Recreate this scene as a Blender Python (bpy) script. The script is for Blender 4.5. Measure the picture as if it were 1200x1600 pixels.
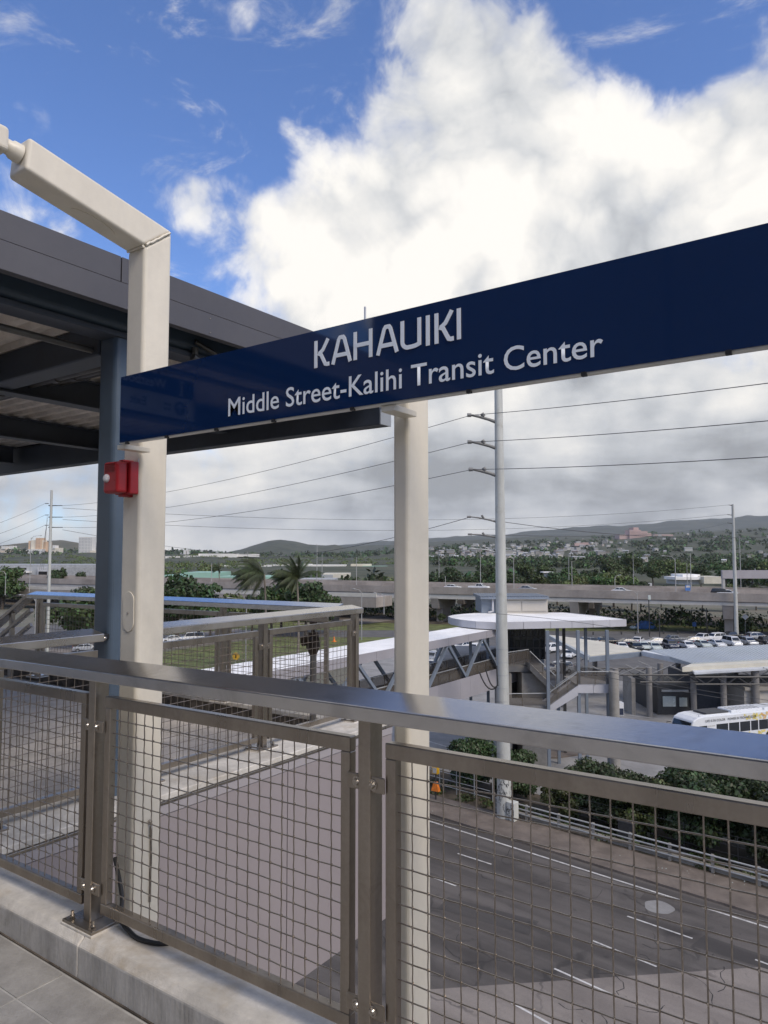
import bpy, math, random
import numpy as np
from mathutils import Vector, Matrix, noise as mnoise

R = math.radians
scene = bpy.context.scene
COL = scene.collection
for _o in list(bpy.data.objects):
    bpy.data.objects.remove(_o)
random.seed(7)
RNG = np.random.default_rng(7)

# ------------------------------------------------------------------ camera
FPX, EYE = 1115.0, 1.52
YAW, PITCH = R(35.3), math.atan(68 / 1115.0)
cd = bpy.data.cameras.new('camera')
cd.sensor_fit = 'HORIZONTAL'
cd.sensor_width = 36.0
cd.lens = FPX * 36.0 / 1200.0
cd.clip_start = 0.05
cd.clip_end = 40000
cam = bpy.data.objects.new('camera', cd)
cam.location = (0, 0, EYE)
cam.rotation_euler = (R(90) + PITCH, 0, YAW)
COL.objects.link(cam)
scene.camera = cam

# ------------------------------------------------------------------ world
SUN_EL, SUN_AZ = R(44), (0.95, -0.22)      # direction towards the sun (x, y)
w = bpy.data.worlds.new('World')
scene.world = w
w.use_nodes = True
NT = w.node_tree
NT.nodes.clear()


class NG:
    """tiny helper to write node math as calls"""
    def __init__(s, nt): s.nt = nt
    def n(s, t, **k):
        nd = s.nt.nodes.new(t)
        for a, b in k.items(): setattr(nd, a, b)
        return nd
    def l(s, a, b): s.nt.links.new(a, b)
    def val(s, sock, v):
        if isinstance(v, (int, float)): sock.default_value = v
        elif isinstance(v, tuple): sock.default_value = v
        else: s.l(v, sock)
    def m(s, op, a, b=None, c=None, clamp=False):
        nd = s.n('ShaderNodeMath', operation=op, use_clamp=clamp)
        s.val(nd.inputs[0], a)
        if b is not None: s.val(nd.inputs[1], b)
        if c is not None: s.val(nd.inputs[2], c)
        return nd.outputs[0]
    def vm(s, op, a, b=None):
        nd = s.n('ShaderNodeVectorMath', operation=op)
        s.val(nd.inputs[0], a)
        if b is not None: s.val(nd.inputs[1], b)
        return nd
    def smooth(s, x, a, b, o0=0.0, o1=1.0):
        nd = s.n('ShaderNodeMapRange', interpolation_type='SMOOTHSTEP')
        s.val(nd.inputs[0], x)
        for i, v in enumerate((a, b, o0, o1)): s.val(nd.inputs[i + 1], v)
        return nd.outputs[0]
    def mix(s, f, a, b):
        nd = s.n('ShaderNodeMix', data_type='RGBA')
        s.val(nd.inputs[0], f)
        s.val(nd.inputs[6], a); s.val(nd.inputs[7], b)
        return nd.outputs[2]
    def noise(s, vec, scale, detail=6, rough=.55, dist=0.0, lac=2.0):
        nd = s.n('ShaderNodeTexNoise')
        if vec is not None: s.l(vec, nd.inputs['Vector'])
        nd.inputs['Scale'].default_value = scale
        nd.inputs['Detail'].default_value = detail
        nd.inputs['Roughness'].default_value = rough
        nd.inputs['Distortion'].default_value = dist
        nd.inputs['Lacunarity'].default_value = lac
        return nd.outputs[0]


_cp, _sp, _ct, _st = math.cos(PITCH), math.sin(PITCH), math.cos(YAW), math.sin(YAW)
FW = np.array([-_st * _cp, _ct * _cp, _sp]); RT = np.array([_ct, _st, 0.]); UP = np.cross(RT, FW)
CAM = np.array([0, 0, EYE])


def ray(x, y): return FW + RT * (x - 600) / FPX + UP * (800 - y) / FPX


def onZ(x, y, z): r = ray(x, y); return CAM + r * (z - EYE) / r[2]
def onX(x, y, X): r = ray(x, y); return CAM + r * X / r[0]
def onY(x, y, Y): r = ray(x, y); return CAM + r * Y / r[1]


FH = np.array([-_st, _ct, 0.])


def G(x, y, D):
    """the point seen at (x, y) of the photograph that stands D metres ahead"""
    r = ray(x, y)
    return CAM + r * D / (r @ FH)


def W(r, D, z):
    """right / ahead / up coordinates of the neighbourhood -> world"""
    return np.array([r * _ct - D * _st, r * _st + D * _ct, z])


def skydir(x, y):
    r = ray(x, y)
    return tuple(r / np.linalg.norm(r))


g = NG(NT)
tc = g.n('ShaderNodeTexCoord').outputs['Generated']
sep = g.n('ShaderNodeSeparateXYZ'); g.l(tc, sep.inputs[0])
dz = sep.outputs[2]
sky = g.n('ShaderNodeTexSky', sky_type='NISHITA')
sky.sun_disc = False
sky.sun_elevation = SUN_EL
sky.sun_rotation = math.atan2(SUN_AZ[0], SUN_AZ[1])
sky.altitude = 10; sky.air_density = 1.0; sky.dust_density = 0.6; sky.ozone_density = 3.0
skycol = sky.outputs[0]


def lobe(x, y, deg, wgt):
    d = g.vm('DOT_PRODUCT', tc, skydir(x, y)).outputs['Value']
    k = 1.0 / (1 - math.cos(R(deg)))
    return g.m('MULTIPLY', g.m('EXPONENT', g.m('MULTIPLY', g.m('SUBTRACT', d, 1.0), k)), wgt)


def total(items):
    a = items[0]
    for b in items[1:]: a = g.m('ADD', a, b)
    return a


n1 = g.noise(tc, 3.4, 10, .60, .2)
n2 = g.noise(tc, 11.0, 8, .62, .5)
flat = g.vm('MULTIPLY', tc, (1, 1, 3.4)).outputs[0]
n3 = g.noise(flat, 4.2, 6, .5, .2)
wn = g.n('ShaderNodeTexNoise'); g.l(tc, wn.inputs['Vector']); wn.inputs['Scale'].default_value = 8; wn.inputs['Detail'].default_value = 5
wv = g.vm('ADD', tc, g.vm('MULTIPLY', wn.outputs['Color'], (.16, .16, .16)).outputs[0]).outputs[0]
vo = g.n('ShaderNodeTexVoronoi', feature='F1'); g.l(wv, vo.inputs['Vector']); vo.inputs['Scale'].default_value = 7.5
vo2 = g.n('ShaderNodeTexVoronoi', feature='F1'); g.l(wv, vo2.inputs['Vector']); vo2.inputs['Scale'].default_value = 19
low = g.smooth(dz, .05, .26, 1.0, 0.0)                 # the cloud deck thickens towards the horizon
zen = g.smooth(dz, .55, .80, 0.0, 1.0)                 # extra cover added overhead to neutralise the skylight
cov = total([g.m('MULTIPLY', g.m('SUBTRACT', n1, .5), 1.05), g.m('MULTIPLY', g.m('SUBTRACT', n2, .5), .70), g.m('MULTIPLY', g.m('SUBTRACT', .40, vo.outputs['Distance']), .30), g.m('MULTIPLY', g.m('SUBTRACT', .40, vo2.outputs['Distance']), .22),
             lobe(700, 340, 15, .44), lobe(980, 430, 15, .36), lobe(470, 330, 7, .22), lobe(820, 130, 9, .26),
             lobe(90, 130, 17, -.50), lobe(330, 150, 9, -.38), lobe(1030, 110, 4.8, -.46), lobe(940, 20, 4, -.20), lobe(1150, 30, 6, .16), lobe(350, 25, 3.4, .50),
             lobe(250, 285, 3.2, .42), lobe(310, 300, 3, .30), lobe(70, 215, 3.2, .36), lobe(1130, 210, 7, .20), lobe(90, 365, 4.5, .46), lobe(110, 70, 2.5, .3),
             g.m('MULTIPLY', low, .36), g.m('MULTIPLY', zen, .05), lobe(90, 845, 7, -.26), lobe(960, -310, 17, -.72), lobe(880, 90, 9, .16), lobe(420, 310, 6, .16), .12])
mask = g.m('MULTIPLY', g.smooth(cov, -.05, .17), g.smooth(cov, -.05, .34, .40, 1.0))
wz = g.vm('MULTIPLY', tc, (1.0, 2.6, 4.5)).outputs[0]
wisp = g.m('MULTIPLY', g.smooth(g.noise(wz, 3.0, 9, .66, 1.0), .53, .80), .75)
mask = g.m('MAXIMUM', mask, wisp)
# light on the clouds: bright billows above, soft grey bases lower down, all round the horizon
bil = g.noise(tc, 5.5, 9, .60, .6)
hi = g.smooth(dz, .06, .38)
puff = g.m('MULTIPLY', g.m('SUBTRACT', .42, vo.outputs['Distance']), g.smooth(dz, .08, .34, .12, .36))
bright = total([.335, puff, g.m('MULTIPLY', hi, .15), g.m('MULTIPLY', g.m('SUBTRACT', n3, .5), g.smooth(dz, .05, .35, .85, .12)),
                g.m('MULTIPLY', g.m('SUBTRACT', bil, .5), g.smooth(dz, .1, .35, .30, .44)), lobe(640, 250, 12, .12), lobe(1080, 260, 9, .12), lobe(300, 770, 7, .17), lobe(60, 760, 6, .10),
                lobe(820, 650, 7, .07), lobe(640, 470, 7, .10), g.m('MULTIPLY', g.m('SUBTRACT', .40, vo2.outputs['Distance']), g.smooth(dz, .1, .35, .06, .16)), g.m('MULTIPLY', g.m('SUBTRACT', n2, .5), .20), g.m('MULTIPLY', g.smooth(cov, .0, .3, .10, 0.0), hi)])
bright = g.m('MAXIMUM', g.m('MINIMUM', bright, .585), .22)
tint = g.mix(g.smooth(bright, .28, .62), (.94, .975, 1.03, 1), (1.0, .968, .915, 1))
cl = g.vm('SCALE', tint); g.l(g.m('MULTIPLY', bright, 10.0), cl.inputs['Scale'])
gain = g.vm('MULTIPLY', skycol, (.68, .80, 1.06)).outputs[0]
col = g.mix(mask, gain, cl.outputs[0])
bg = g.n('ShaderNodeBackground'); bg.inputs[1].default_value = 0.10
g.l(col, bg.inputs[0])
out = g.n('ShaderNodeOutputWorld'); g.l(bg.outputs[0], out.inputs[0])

sd = bpy.data.lights.new('sun', 'SUN')
sd.energy = 1.4; sd.angle = R(26); sd.color = (1.0, .88, .72)
sun = bpy.data.objects.new('sun', sd)
_h = math.hypot(*SUN_AZ)
_dv = Vector((SUN_AZ[0] / _h * math.cos(SUN_EL), SUN_AZ[1] / _h * math.cos(SUN_EL), math.sin(SUN_EL)))
sun.rotation_euler = _dv.to_track_quat('Z', 'Y').to_euler()
sun.location = (0, 0, 60)
COL.objects.link(sun)

scene.view_settings.view_transform = 'Standard'
scene.view_settings.look = 'None'
scene.view_settings.exposure = 0.86
scene.view_settings.gamma = 1.0
scene.view_settings.use_curve_mapping = False
scene.render.engine = 'CYCLES'
scene.cycles.use_denoising = True
scene.cycles.max_bounces = 6
scene.cycles.diffuse_bounces = 3
scene.cycles.glossy_bounces = 3
scene.cycles.transparent_max_bounces = 12
scene.cycles.caustics_reflective = False
scene.cycles.caustics_refractive = False

# ------------------------------------------------------------------ materials
MATS = {}


def mat(name, col, rough=.6, metal=0.0, var=.12, scale=3.0, bump=0.0, bscale=60.0, col2=None, mixs=None, spec=.5,
        stain=None, stainscale=1.5, stainamt=.5, coat=0.0, aniso=None, island=0.0, objrand=0.0, transl=0.0, rvar=.25):
    m_ = bpy.data.materials.new(name)
    m_.use_nodes = True
    nt = m_.node_tree; nt.nodes.clear(); q = NG(nt)
    geo = q.n('ShaderNodeNewGeometry')
    pos = geo.outputs['Position']
    if aniso:
        pos2 = q.vm('MULTIPLY', pos, aniso).outputs[0]
    else:
        pos2 = pos
    nz = q.noise(pos2, scale, 5, .6)
    c = (*col, 1)
    c2 = (*(col2 if col2 else tuple(v * (1 - var * 2) for v in col)), 1)
    c1 = c if col2 else (*tuple(min(1, v * (1 + var)) for v in col), 1)
    colr = q.mix(q.smooth(nz, .3, .7), c2, c1)
    fine = q.noise(pos, min(scale * 11, 220.0), 4, .7)
    fh = q.n('ShaderNodeHueSaturation'); q.l(colr, fh.inputs['Color'])
    q.l(q.m('MULTIPLY_ADD', q.m('SUBTRACT', fine, .5), min(.9, var * 3.0), 1.0), fh.inputs['Value']); colr = fh.outputs[0]
    if stain:
        sn = q.noise(pos, stainscale, 8, .68, .6)
        colr = q.mix(q.m('MULTIPLY', q.smooth(sn, .5, .72), stainamt), colr, (*stain, 1))
    if island or objrand:
        r_ = geo.outputs['Random Per Island'] if island else q.n('ShaderNodeObjectInfo').outputs['Random']
        amt = island or objrand
        hsv = q.n('ShaderNodeHueSaturation')
        q.l(q.m('MULTIPLY_ADD', r_, amt * .10, .5 - amt * .05), hsv.inputs['Hue'])
        q.l(q.m('MULTIPLY_ADD', r_, amt * 1.1, 1 - amt * .55), hsv.inputs['Value'])
        q.l(colr, hsv.inputs['Color']); colr = hsv.outputs[0]
        if island:
            r2 = q.n('ShaderNodeObjectInfo').outputs['Random']
            h2 = q.n('ShaderNodeHueSaturation')
            q.l(q.m('MULTIPLY_ADD', r2, .05, .475), h2.inputs['Hue'])
            q.l(q.m('MULTIPLY_ADD', r2, .5, .75), h2.inputs['Value'])
            q.l(colr, h2.inputs['Color']); colr = h2.outputs[0]
    b = q.n('ShaderNodeBsdfPrincipled')
    q.l(colr, b.inputs['Base Color'])
    q.val(b.inputs['Roughness'], q.m('MULTIPLY_ADD', q.m('SUBTRACT', nz, .5), rvar, rough, clamp=True))
    b.inputs['Metallic'].default_value = metal
    b.inputs['Specular IOR Level'].default_value = spec
    b.inputs['Coat Weight'].default_value = coat
    b.inputs['Coat Roughness'].default_value = .05
    if bump:
        bn = q.noise(pos2, bscale, 4, .6)
        bp = q.n('ShaderNodeBump'); bp.inputs['Strength'].default_value = bump
        bp.inputs['Distance'].default_value = .01
        q.l(bn, bp.inputs['Height']); q.l(bp.outputs[0], b.inputs['Normal'])
    o_ = q.n('ShaderNodeOutputMaterial')
    sh = b.outputs[0]
    if transl:
        t_ = q.n('ShaderNodeBsdfTranslucent'); q.l(colr, t_.inputs[0])
        ms = q.n('ShaderNodeMixShader'); ms.inputs[0].default_value = transl
        q.l(sh, ms.inputs[1]); q.l(t_.outputs[0], ms.inputs[2]); sh = ms.outputs[0]
    q.l(sh, o_.inputs[0])
    MATS[name] = m_
    return m_


def glassmat(name, col, alpha, rough=.05):
    m_ = bpy.data.materials.new(name); m_.use_nodes = True
    nt = m_.node_tree; nt.nodes.clear(); q = NG(nt)
    t_ = q.n('ShaderNodeBsdfTransparent')
    b = q.n('ShaderNodeBsdfPrincipled'); b.inputs['Base Color'].default_value = (*col, 1); b.inputs['Roughness'].default_value = rough
    ms = q.n('ShaderNodeMixShader'); ms.inputs[0].default_value = alpha
    q.l(t_.outputs[0], ms.inputs[1]); q.l(b.outputs[0], ms.inputs[2])
    o_ = q.n('ShaderNodeOutputMaterial'); q.l(ms.outputs[0], o_.inputs[0])
    MATS[name] = m_
    return m_


mat('steel', (.37, .325, .275), .30, .9, .10, 6, .05, 300, aniso=(1, 1, .12), stain=(.20, .17, .14), stainscale=9, stainamt=.35)
mat('steel_rail', (.56, .55, .54), .20, .97, .05, 4, .02, 260, aniso=(.1, 1, 1), stain=(.28, .27, .27), stainscale=5, stainamt=.4)
mat('steel_warm', (.52, .48, .43), .28, .9, .08, 5, .04, 260)
mat('wire_knot_glint', (.55, .49, .42), .25, .9, .1, 30)
mat('wire', (.32, .28, .24), .38, .85, .12, 30)
mat('bolt', (.45, .41, .36), .25, .95, .05, 40)
mat('beige', (.75, .695, .585), .40, 0, .05, 2.2, .05, 900, aniso=(1.5, 1.5, .3), stain=(.50, .46, .39), stainscale=3, stainamt=.28)
mat('navy', (.0055, .023, .084), .045, 0, .02, 2, spec=.95, rvar=.01)
mat('signwhite', (.84, .89, .95), .45, 0, .02, 3)
mat('white_trim', (.72, .72, .70), .5, 0, .05, 6)
mat('black', (.012, .012, .013), .5, 0, .1, 10)
mat('rubber', (.02, .02, .021), .55, 0, .2, 20)
mat('slate', (.075, .105, .145), .34, 0, .06, 2.5, .03, 500)
mat('fascia', (.088, .086, .096), .5, 0, .05, 2, .02, 300)
mat('soffit_steel', (.05, .06, .08), .5, 0, .1, 3)
mat('deck', (.70, .63, .56), .55, .1, .12, 4, .04, 60)
mat('pipe', (.14, .135, .13), .45, .5, .1, 5)
mat('red', (.36, .016, .020), .33, 0, .06, 20, spec=.5)
mat('red_dark', (.22, .01, .012), .4, 0, .06, 20)
glassmat('lens', (.85, .87, .9), .55, .04)
mat('reflector', (.85, .85, .82), .25, .6, .15, 90)
mat('concrete', (.62, .59, .54), .82, 0, .13, 3.5, .3, 45, stain=(.40, .33, .235), stainscale=2.1, stainamt=.75)
mat('concrete_shaded_face', (.47, .455, .43), .85, 0, .12, 5, .3, 45, aniso=(1.6, 1, .25), stain=(.22, .195, .16), stainscale=3.2, stainamt=.6)
mat('paver', (.33, .32, .305), .85, 0, .12, 4, .35, 120, stain=(.165, .155, .145), stainscale=2.2, stainamt=.55)
mat('walk_paver', (.50, .46, .42), .85, 0, .10, 4, .3, 120, stain=(.36, .33, .29), stainscale=1.6, stainamt=.5)
mat('joint', (.42, .41, .39), .9, 0, .1, 8)
mat('dirtline', (.12, .10, .08), .95, 0, .3, 12)
mat('mauve', (.31, .275, .283), .45, .0, .03, .8, .01, 200, aniso=(1, 1, .2), stain=(.25, .222, .225), stainscale=1.1, stainamt=.2)
mat('mauve_light', (.37, .345, .36), .45, 0, .03, .8)
mat('cable', (.03, .03, .03), .6, 0, .1, 10)
mat('hanger_grey', (.30, .32, .34), .4, 0, .04, 3)
mat('galv_rod', (.5, .5, .5), .4, .6, .05, 5)
mat('bronze', (.06, .045, .035), .45, .6, .2, 20)

# ------------------------------------------------------------------ mesh helpers
ORG = {}


class MB:
    def __init__(s): s.v = []; s.f = []; s.mi = []; s.cur = 0
    def add(s, vs, fs):
        b = len(s.v)
        s.v.extend([tuple(map(float, p)) for p in vs])
        for f in fs:
            s.f.append(tuple(i + b for i in f)); s.mi.append(s.cur)
        return s
    def box(s, x0, x1, y0, y1, z0, z1):
        vs = [(x, y, z) for z in (z0, z1) for y in (y0, y1) for x in (x0, x1)]
        return s.add(vs, [(0, 2, 3, 1), (4, 5, 7, 6), (0, 1, 5, 4), (2, 6, 7, 3), (0, 4, 6, 2), (1, 3, 7, 5)])
    def hexa(s, bot, top):
        """two quads (same winding, counter-clockwise from above)"""
        return s.add(list(bot) + list(top), [(3, 2, 1, 0), (4, 5, 6, 7), (0, 1, 5, 4), (1, 2, 6, 5), (2, 3, 7, 6), (3, 0, 4, 7)])
    def obar(s, a, b, wd, ht, up=(0, 0, 1)):
        """square bar from a to b; wd across, ht along up"""
        a = np.array(a, float); b = np.array(b, float); d = b - a; d /= np.linalg.norm(d)
        u = np.array(up, float); sd_ = np.cross(d, u)
        if np.linalg.norm(sd_) < 1e-6: sd_ = np.cross(d, (1, 0, 0))
        sd_ /= np.linalg.norm(sd_); u = np.cross(sd_, d)
        q = [(-1, -1), (1, -1), (1, 1), (-1, 1)]
        vs = [p + sd_ * i * wd / 2 + u * j * ht / 2 for p in (a, b) for i, j in q]
        return s.add(vs, [(0, 1, 2, 3), (7, 6, 5, 4), (0, 4, 5, 1), (1, 5, 6, 2), (2, 6, 7, 3), (3, 7, 4, 0)])
    def prism(s, poly, z0, z1):
        n = len(poly)
        a = sum(poly[i][0] * poly[(i + 1) % n][1] - poly[(i + 1) % n][0] * poly[i][1] for i in range(n))
        if a < 0: poly = poly[::-1]
        vs = [(p[0], p[1], z0) for p in poly] + [(p[0], p[1], z1) for p in poly]
        fs = [tuple(range(n - 1, -1, -1)), tuple(range(n, 2 * n))] + [(i, (i + 1) % n, n + (i + 1) % n, n + i) for i in range(n)]
        return s.add(vs, fs)
    def extr(s, poly3, vec):
        """extrude a planar 3d polygon along vec"""
        n = len(poly3); v = np.array(vec, float)
        P = [np.array(p, float) for p in poly3]
        nn = np.zeros(3)
        for i in range(n): nn += np.cross(P[i], P[(i + 1) % n])
        if nn @ v > 0: P = P[::-1]
        vs = P + [p + v for p in P]
        return s.add(vs, [tuple(range(n)), tuple(range(2 * n - 1, n - 1, -1))] + [(i, n + i, n + (i + 1) % n, (i + 1) % n) for i in range(n)])
    def tube(s, path, r, n=8, cap=True):
        P = [np.array(p, float) for p in path]; k = len(P)
        rs = r if hasattr(r, '__len__') else [r] * k
        ref = None; vs = []
        for i in range(k):
            d = P[min(i + 1, k - 1)] - P[max(i - 1, 0)]; d /= np.linalg.norm(d) + 1e-12
            if ref is None:
                ref = np.cross(d, (0, 0, 1.))
                if np.linalg.norm(ref) < 1e-3: ref = np.cross(d, (1., 0, 0))
            ref = ref - d * (ref @ d); ref /= np.linalg.norm(ref)
            e = np.cross(d, ref)
            for j in range(n):
                t = 2 * math.pi * j / n
                vs.append(P[i] + rs[i] * (math.cos(t) * ref + math.sin(t) * e))
        fs = []
        for i in range(k - 1):
            for j in range(n):
                a = i * n + j; b = i * n + (j + 1) % n
                fs.append((a, b, b + n, a + n))
        if cap: fs += [tuple(range(n - 1, -1, -1)), tuple(range((k - 1) * n, k * n))]
        return s.add(vs, fs)
    def cyl(s, a, b, r, n=16): return s.tube([a, b], r, n)
    def ball(s, c, r, n=10, k=6, sc=(1, 1, 1)):
        vs = [(c[0], c[1], c[2] - r * sc[2])]
        for i in range(1, k):
            t = math.pi * i / k
            for j in range(n):
                p = 2 * math.pi * j / n
                vs.append((c[0] + r * sc[0] * math.sin(t) * math.cos(p), c[1] + r * sc[1] * math.sin(t) * math.sin(p), c[2] - r * sc[2] * math.cos(t)))
        vs.append((c[0], c[1], c[2] + r * sc[2]))
        fs = [(0, 1 + (j + 1) % n, 1 + j) for j in range(n)]
        for i in range(k - 2):
            for j in range(n):
                a = 1 + i * n + j; b = 1 + i * n + (j + 1) % n
                fs.append((a, b, b + n, a + n))
        e = len(vs) - 1; b0 = 1 + (k - 2) * n
        fs += [(b0 + j, b0 + (j + 1) % n, e) for j in range(n)]
        return s.add(vs, fs)
    def mesh(s, name, mats, org=(0, 0, 0), smooth=None):
        me = bpy.data.meshes.new(name)
        o = np.array(org, float)
        me.from_pydata([tuple(np.array(p) - o) for p in s.v], [], s.f)
        for m_ in (mats if isinstance(mats, (list, tuple)) else [mats]): me.materials.append(MATS[m_])
        if any(s.mi): me.polygons.foreach_set('material_index', s.mi)
        if smooth:
            me.polygons.foreach_set('use_smooth', [True] * len(me.polygons))
            me.set_sharp_from_angle(angle=R(smooth))
        me.update()
        return me
    def build(s, name, mats, parent=None, bevel=0.0, smooth=None, seg=2):
        org = ORG[parent] if parent is not None and parent in ORG else (0, 0, 0)
        ob = bpy.data.objects.new(name, s.mesh(name, mats, org, smooth))
        COL.objects.link(ob)
        if parent is not None:
            ob.parent = parent; ORG[ob] = org
        else:
            ORG[ob] = (0, 0, 0)
        if bevel:
            bv = ob.modifiers.new('bevel', 'BEVEL'); bv.width = bevel; bv.segments = seg; bv.limit_method = 'ANGLE'; bv.angle_limit = R(40)
            bv.harden_normals = False
        return ob


def mesh_obj(name, me, parent=None, loc=None, rot=None, scale=None):
    ob = bpy.data.objects.new(name, me); COL.objects.link(ob)
    if parent is not None: ob.parent = parent
    if loc is not None: ob.location = loc
    if rot is not None: ob.rotation_euler = rot
    if scale is not None: ob.scale = scale
    return ob


def tag(o, label=None, cat=None, group=None, kind=None):
    if label: o['label'] = label
    if cat: o['category'] = cat
    if group: o['group'] = group
    if kind: o['kind'] = kind
    return o


def thing(name, label, cat, loc, group=None, rz=0.0):
    e = bpy.data.objects.new(name, None); COL.objects.link(e)
    e.empty_display_size = .2
    e.location = tuple(map(float, loc)); e.rotation_euler = (0, 0, rz)
    ORG[e] = tuple(map(float, loc)) if not rz else (0, 0, 0)
    return tag(e, label, cat, group)


def struct(ob): ob['kind'] = 'structure'; return ob


def text_mesh(body, name, matname, p0, p1, zbase, height_scale, y, depth=.0012, squeeze=None, bold=.007):
    """flat lettering between X=p0..p1 on a plane facing -Y"""
    cu = bpy.data.curves.new('lettering', 'FONT'); cu.body = body; cu.size = 1.0; cu.resolution_u = 4; cu.offset = bold
    ob = bpy.data.objects.new('lettering', cu); COL.objects.link(ob)
    dg = bpy.context.evaluated_depsgraph_get(); dg.update()
    me = bpy.data.meshes.new_from_object(ob.evaluated_get(dg))
    bpy.data.objects.remove(ob)
    co = np.zeros(len(me.vertices) * 3); me.vertices.foreach_get('co', co); co = co.reshape(-1, 3)
    x0, x1 = co[:, 0].min(), co[:, 0].max()
    return me, co, x0, x1


def set_co(me, co):
    me.vertices.foreach_set('co', np.asarray(co, dtype=np.float32).ravel()); me.update()

# ================================================================== STATION: floor, kerbs, walkway
def tilt(X): return .0153 * (X + 1.2)


fl = struct(MB().box(-16, 6, -8, 1.545, -.30, -.003).box(-16, -3.80, 1.545, 5.02, -.30, -.003).build('platform_floor', 'joint'))
# pavers: each its own piece of the floor where the photograph shows them
paver_me = MB().box(.004, .596, .004, .596, -.03, 0).mesh('paver', 'paver')
cut_me = MB().box(.004, .596, .004, .172, -.03, 0).mesh('paver', 'paver')
for i in range(-6, 6):
    for j in range(-3, 2):
        X0, Y0 = -2.505 + .6 * i, 1.35 + .6 * (j - 1)
        if j == 1:
            o = mesh_obj('paver', cut_me, fl, (X0, 1.35, random.uniform(-.0015, .0015)))
        else:
            o = mesh_obj('paver', paver_me, fl, (X0, Y0, random.uniform(-.0015, .0015)))
walk_me = MB().box(.004, .596, .004, .596, -.03, 0).mesh('paver', 'walk_paver')
for i in range(7):
    for j in range(5):
        mesh_obj('paver', walk_me, fl, (-4.46 - .6 * i, 1.62 + .6 * j, random.uniform(-.0015, .0015)))


def swept(profile, axis, a, b, zt=False):
    """profile in (n, z); swept along X (axis 0) or Y (axis 1) from a to b, following the floor's fall if zt"""
    m_ = MB(); n = len(profile); ts = np.linspace(a, b, 2)
    vs = []
    for t in ts:
        for (p, z) in profile:
            zz = z + (tilt(t) if zt else 0)
            vs.append((t, p, zz) if axis == 0 else (p, t, zz))
    A = sum(profile[i][0] * profile[(i + 1) % n][1] - profile[(i + 1) % n][0] * profile[i][1] for i in range(n))
    fs = [tuple(range(n)), tuple(range(2 * n - 1, n - 1, -1))] + [(i, n + i, n + (i + 1) % n, (i + 1) % n) for i in range(n)]
    flip = (A > 0) == (axis == 0)
    if flip: fs = [f[::-1] for f in fs]
    m_.add(vs, fs)
    return m_


# front kerb, cast in lengths with butt joints
kp = [(1.538, -.25), (1.70, -.25), (1.70, .158), (1.565, .158), (1.538, .130)]
kerb = struct(swept([(1.545, -.25), (1.69, -.25), (1.69, .14), (1.56, .14), (1.545, .12)], 0, -3.85, 2.5, True).build('platform_kerb', 'dirtline'))
for a, b in ((-3.86, -2.446), (-2.443, -.3), (-.296, 2.5)):
    k_ = swept(kp, 0, a, b, True).build('kerb_block', ['concrete', 'concrete_shaded_face'], kerb, bevel=.006)
    for p in k_.data.polygons:
        if abs(p.normal.y) > .9: p.material_index = 1  # upright faces darker: their shade is put into the colour
dirt = struct(MB().box(-6, 3, 1.532, 1.5385, -.01, .0035).build('floor_edge_joint', 'dirtline'))

# walkway kerb along X = -3.45 and its far return, mauve cladding below
WK = -3.45
wk = struct(MB().box(-3.86, WK - .02, 1.70, 4.97, -.30, .14).box(-9.5, WK - .02, 4.72, 4.97, -.30, .139).build('walkway_kerb', 'dirtline'))
MB().box(-3.87, WK, 1.705, 4.995, .112, .15).build('kerb_block', 'concrete', wk, bevel=.006)
MB().box(-9.5, -3.875, 4.70, 4.995, .112, .149).build('kerb_block', 'concrete', wk, bevel=.006)
gd = struct(MB().box(-9.5, WK - .05, 1.75, 4.95, -1.40, -.31).build('walkway_girder', 'mauve'))
MB().box(WK - .018, WK + .006, 1.72, 5.003, .094, .1105).build('edge_strip', 'steel', gd, bevel=.003)
ys = [1.72, 2.46, 3.73, 5.0]
for a, b in zip(ys[:-1], ys[1:]):
    MB().box(WK - .0185, WK, a + .004, b - .004, .035, .092).build('flashing_panel', 'mauve_light', gd, bevel=.003)
    MB().box(WK - .0185, WK - .006, a + .004, b - .004, -1.43, .031).build('cladding_panel', 'mauve', gd, bevel=.003)
for k in range(5):
    MB().box(-3.50 - 1.25 * (k + 1), -3.505 - 1.25 * k + .0, 4.975, 5.0, -1.43, .08).build('cladding_panel', 'mauve', gd, bevel=.003)
struct(MB().box(-12, 2.5, -6, 1.69, -1.2, -.31).build('platform_girder', 'mauve'))


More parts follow.
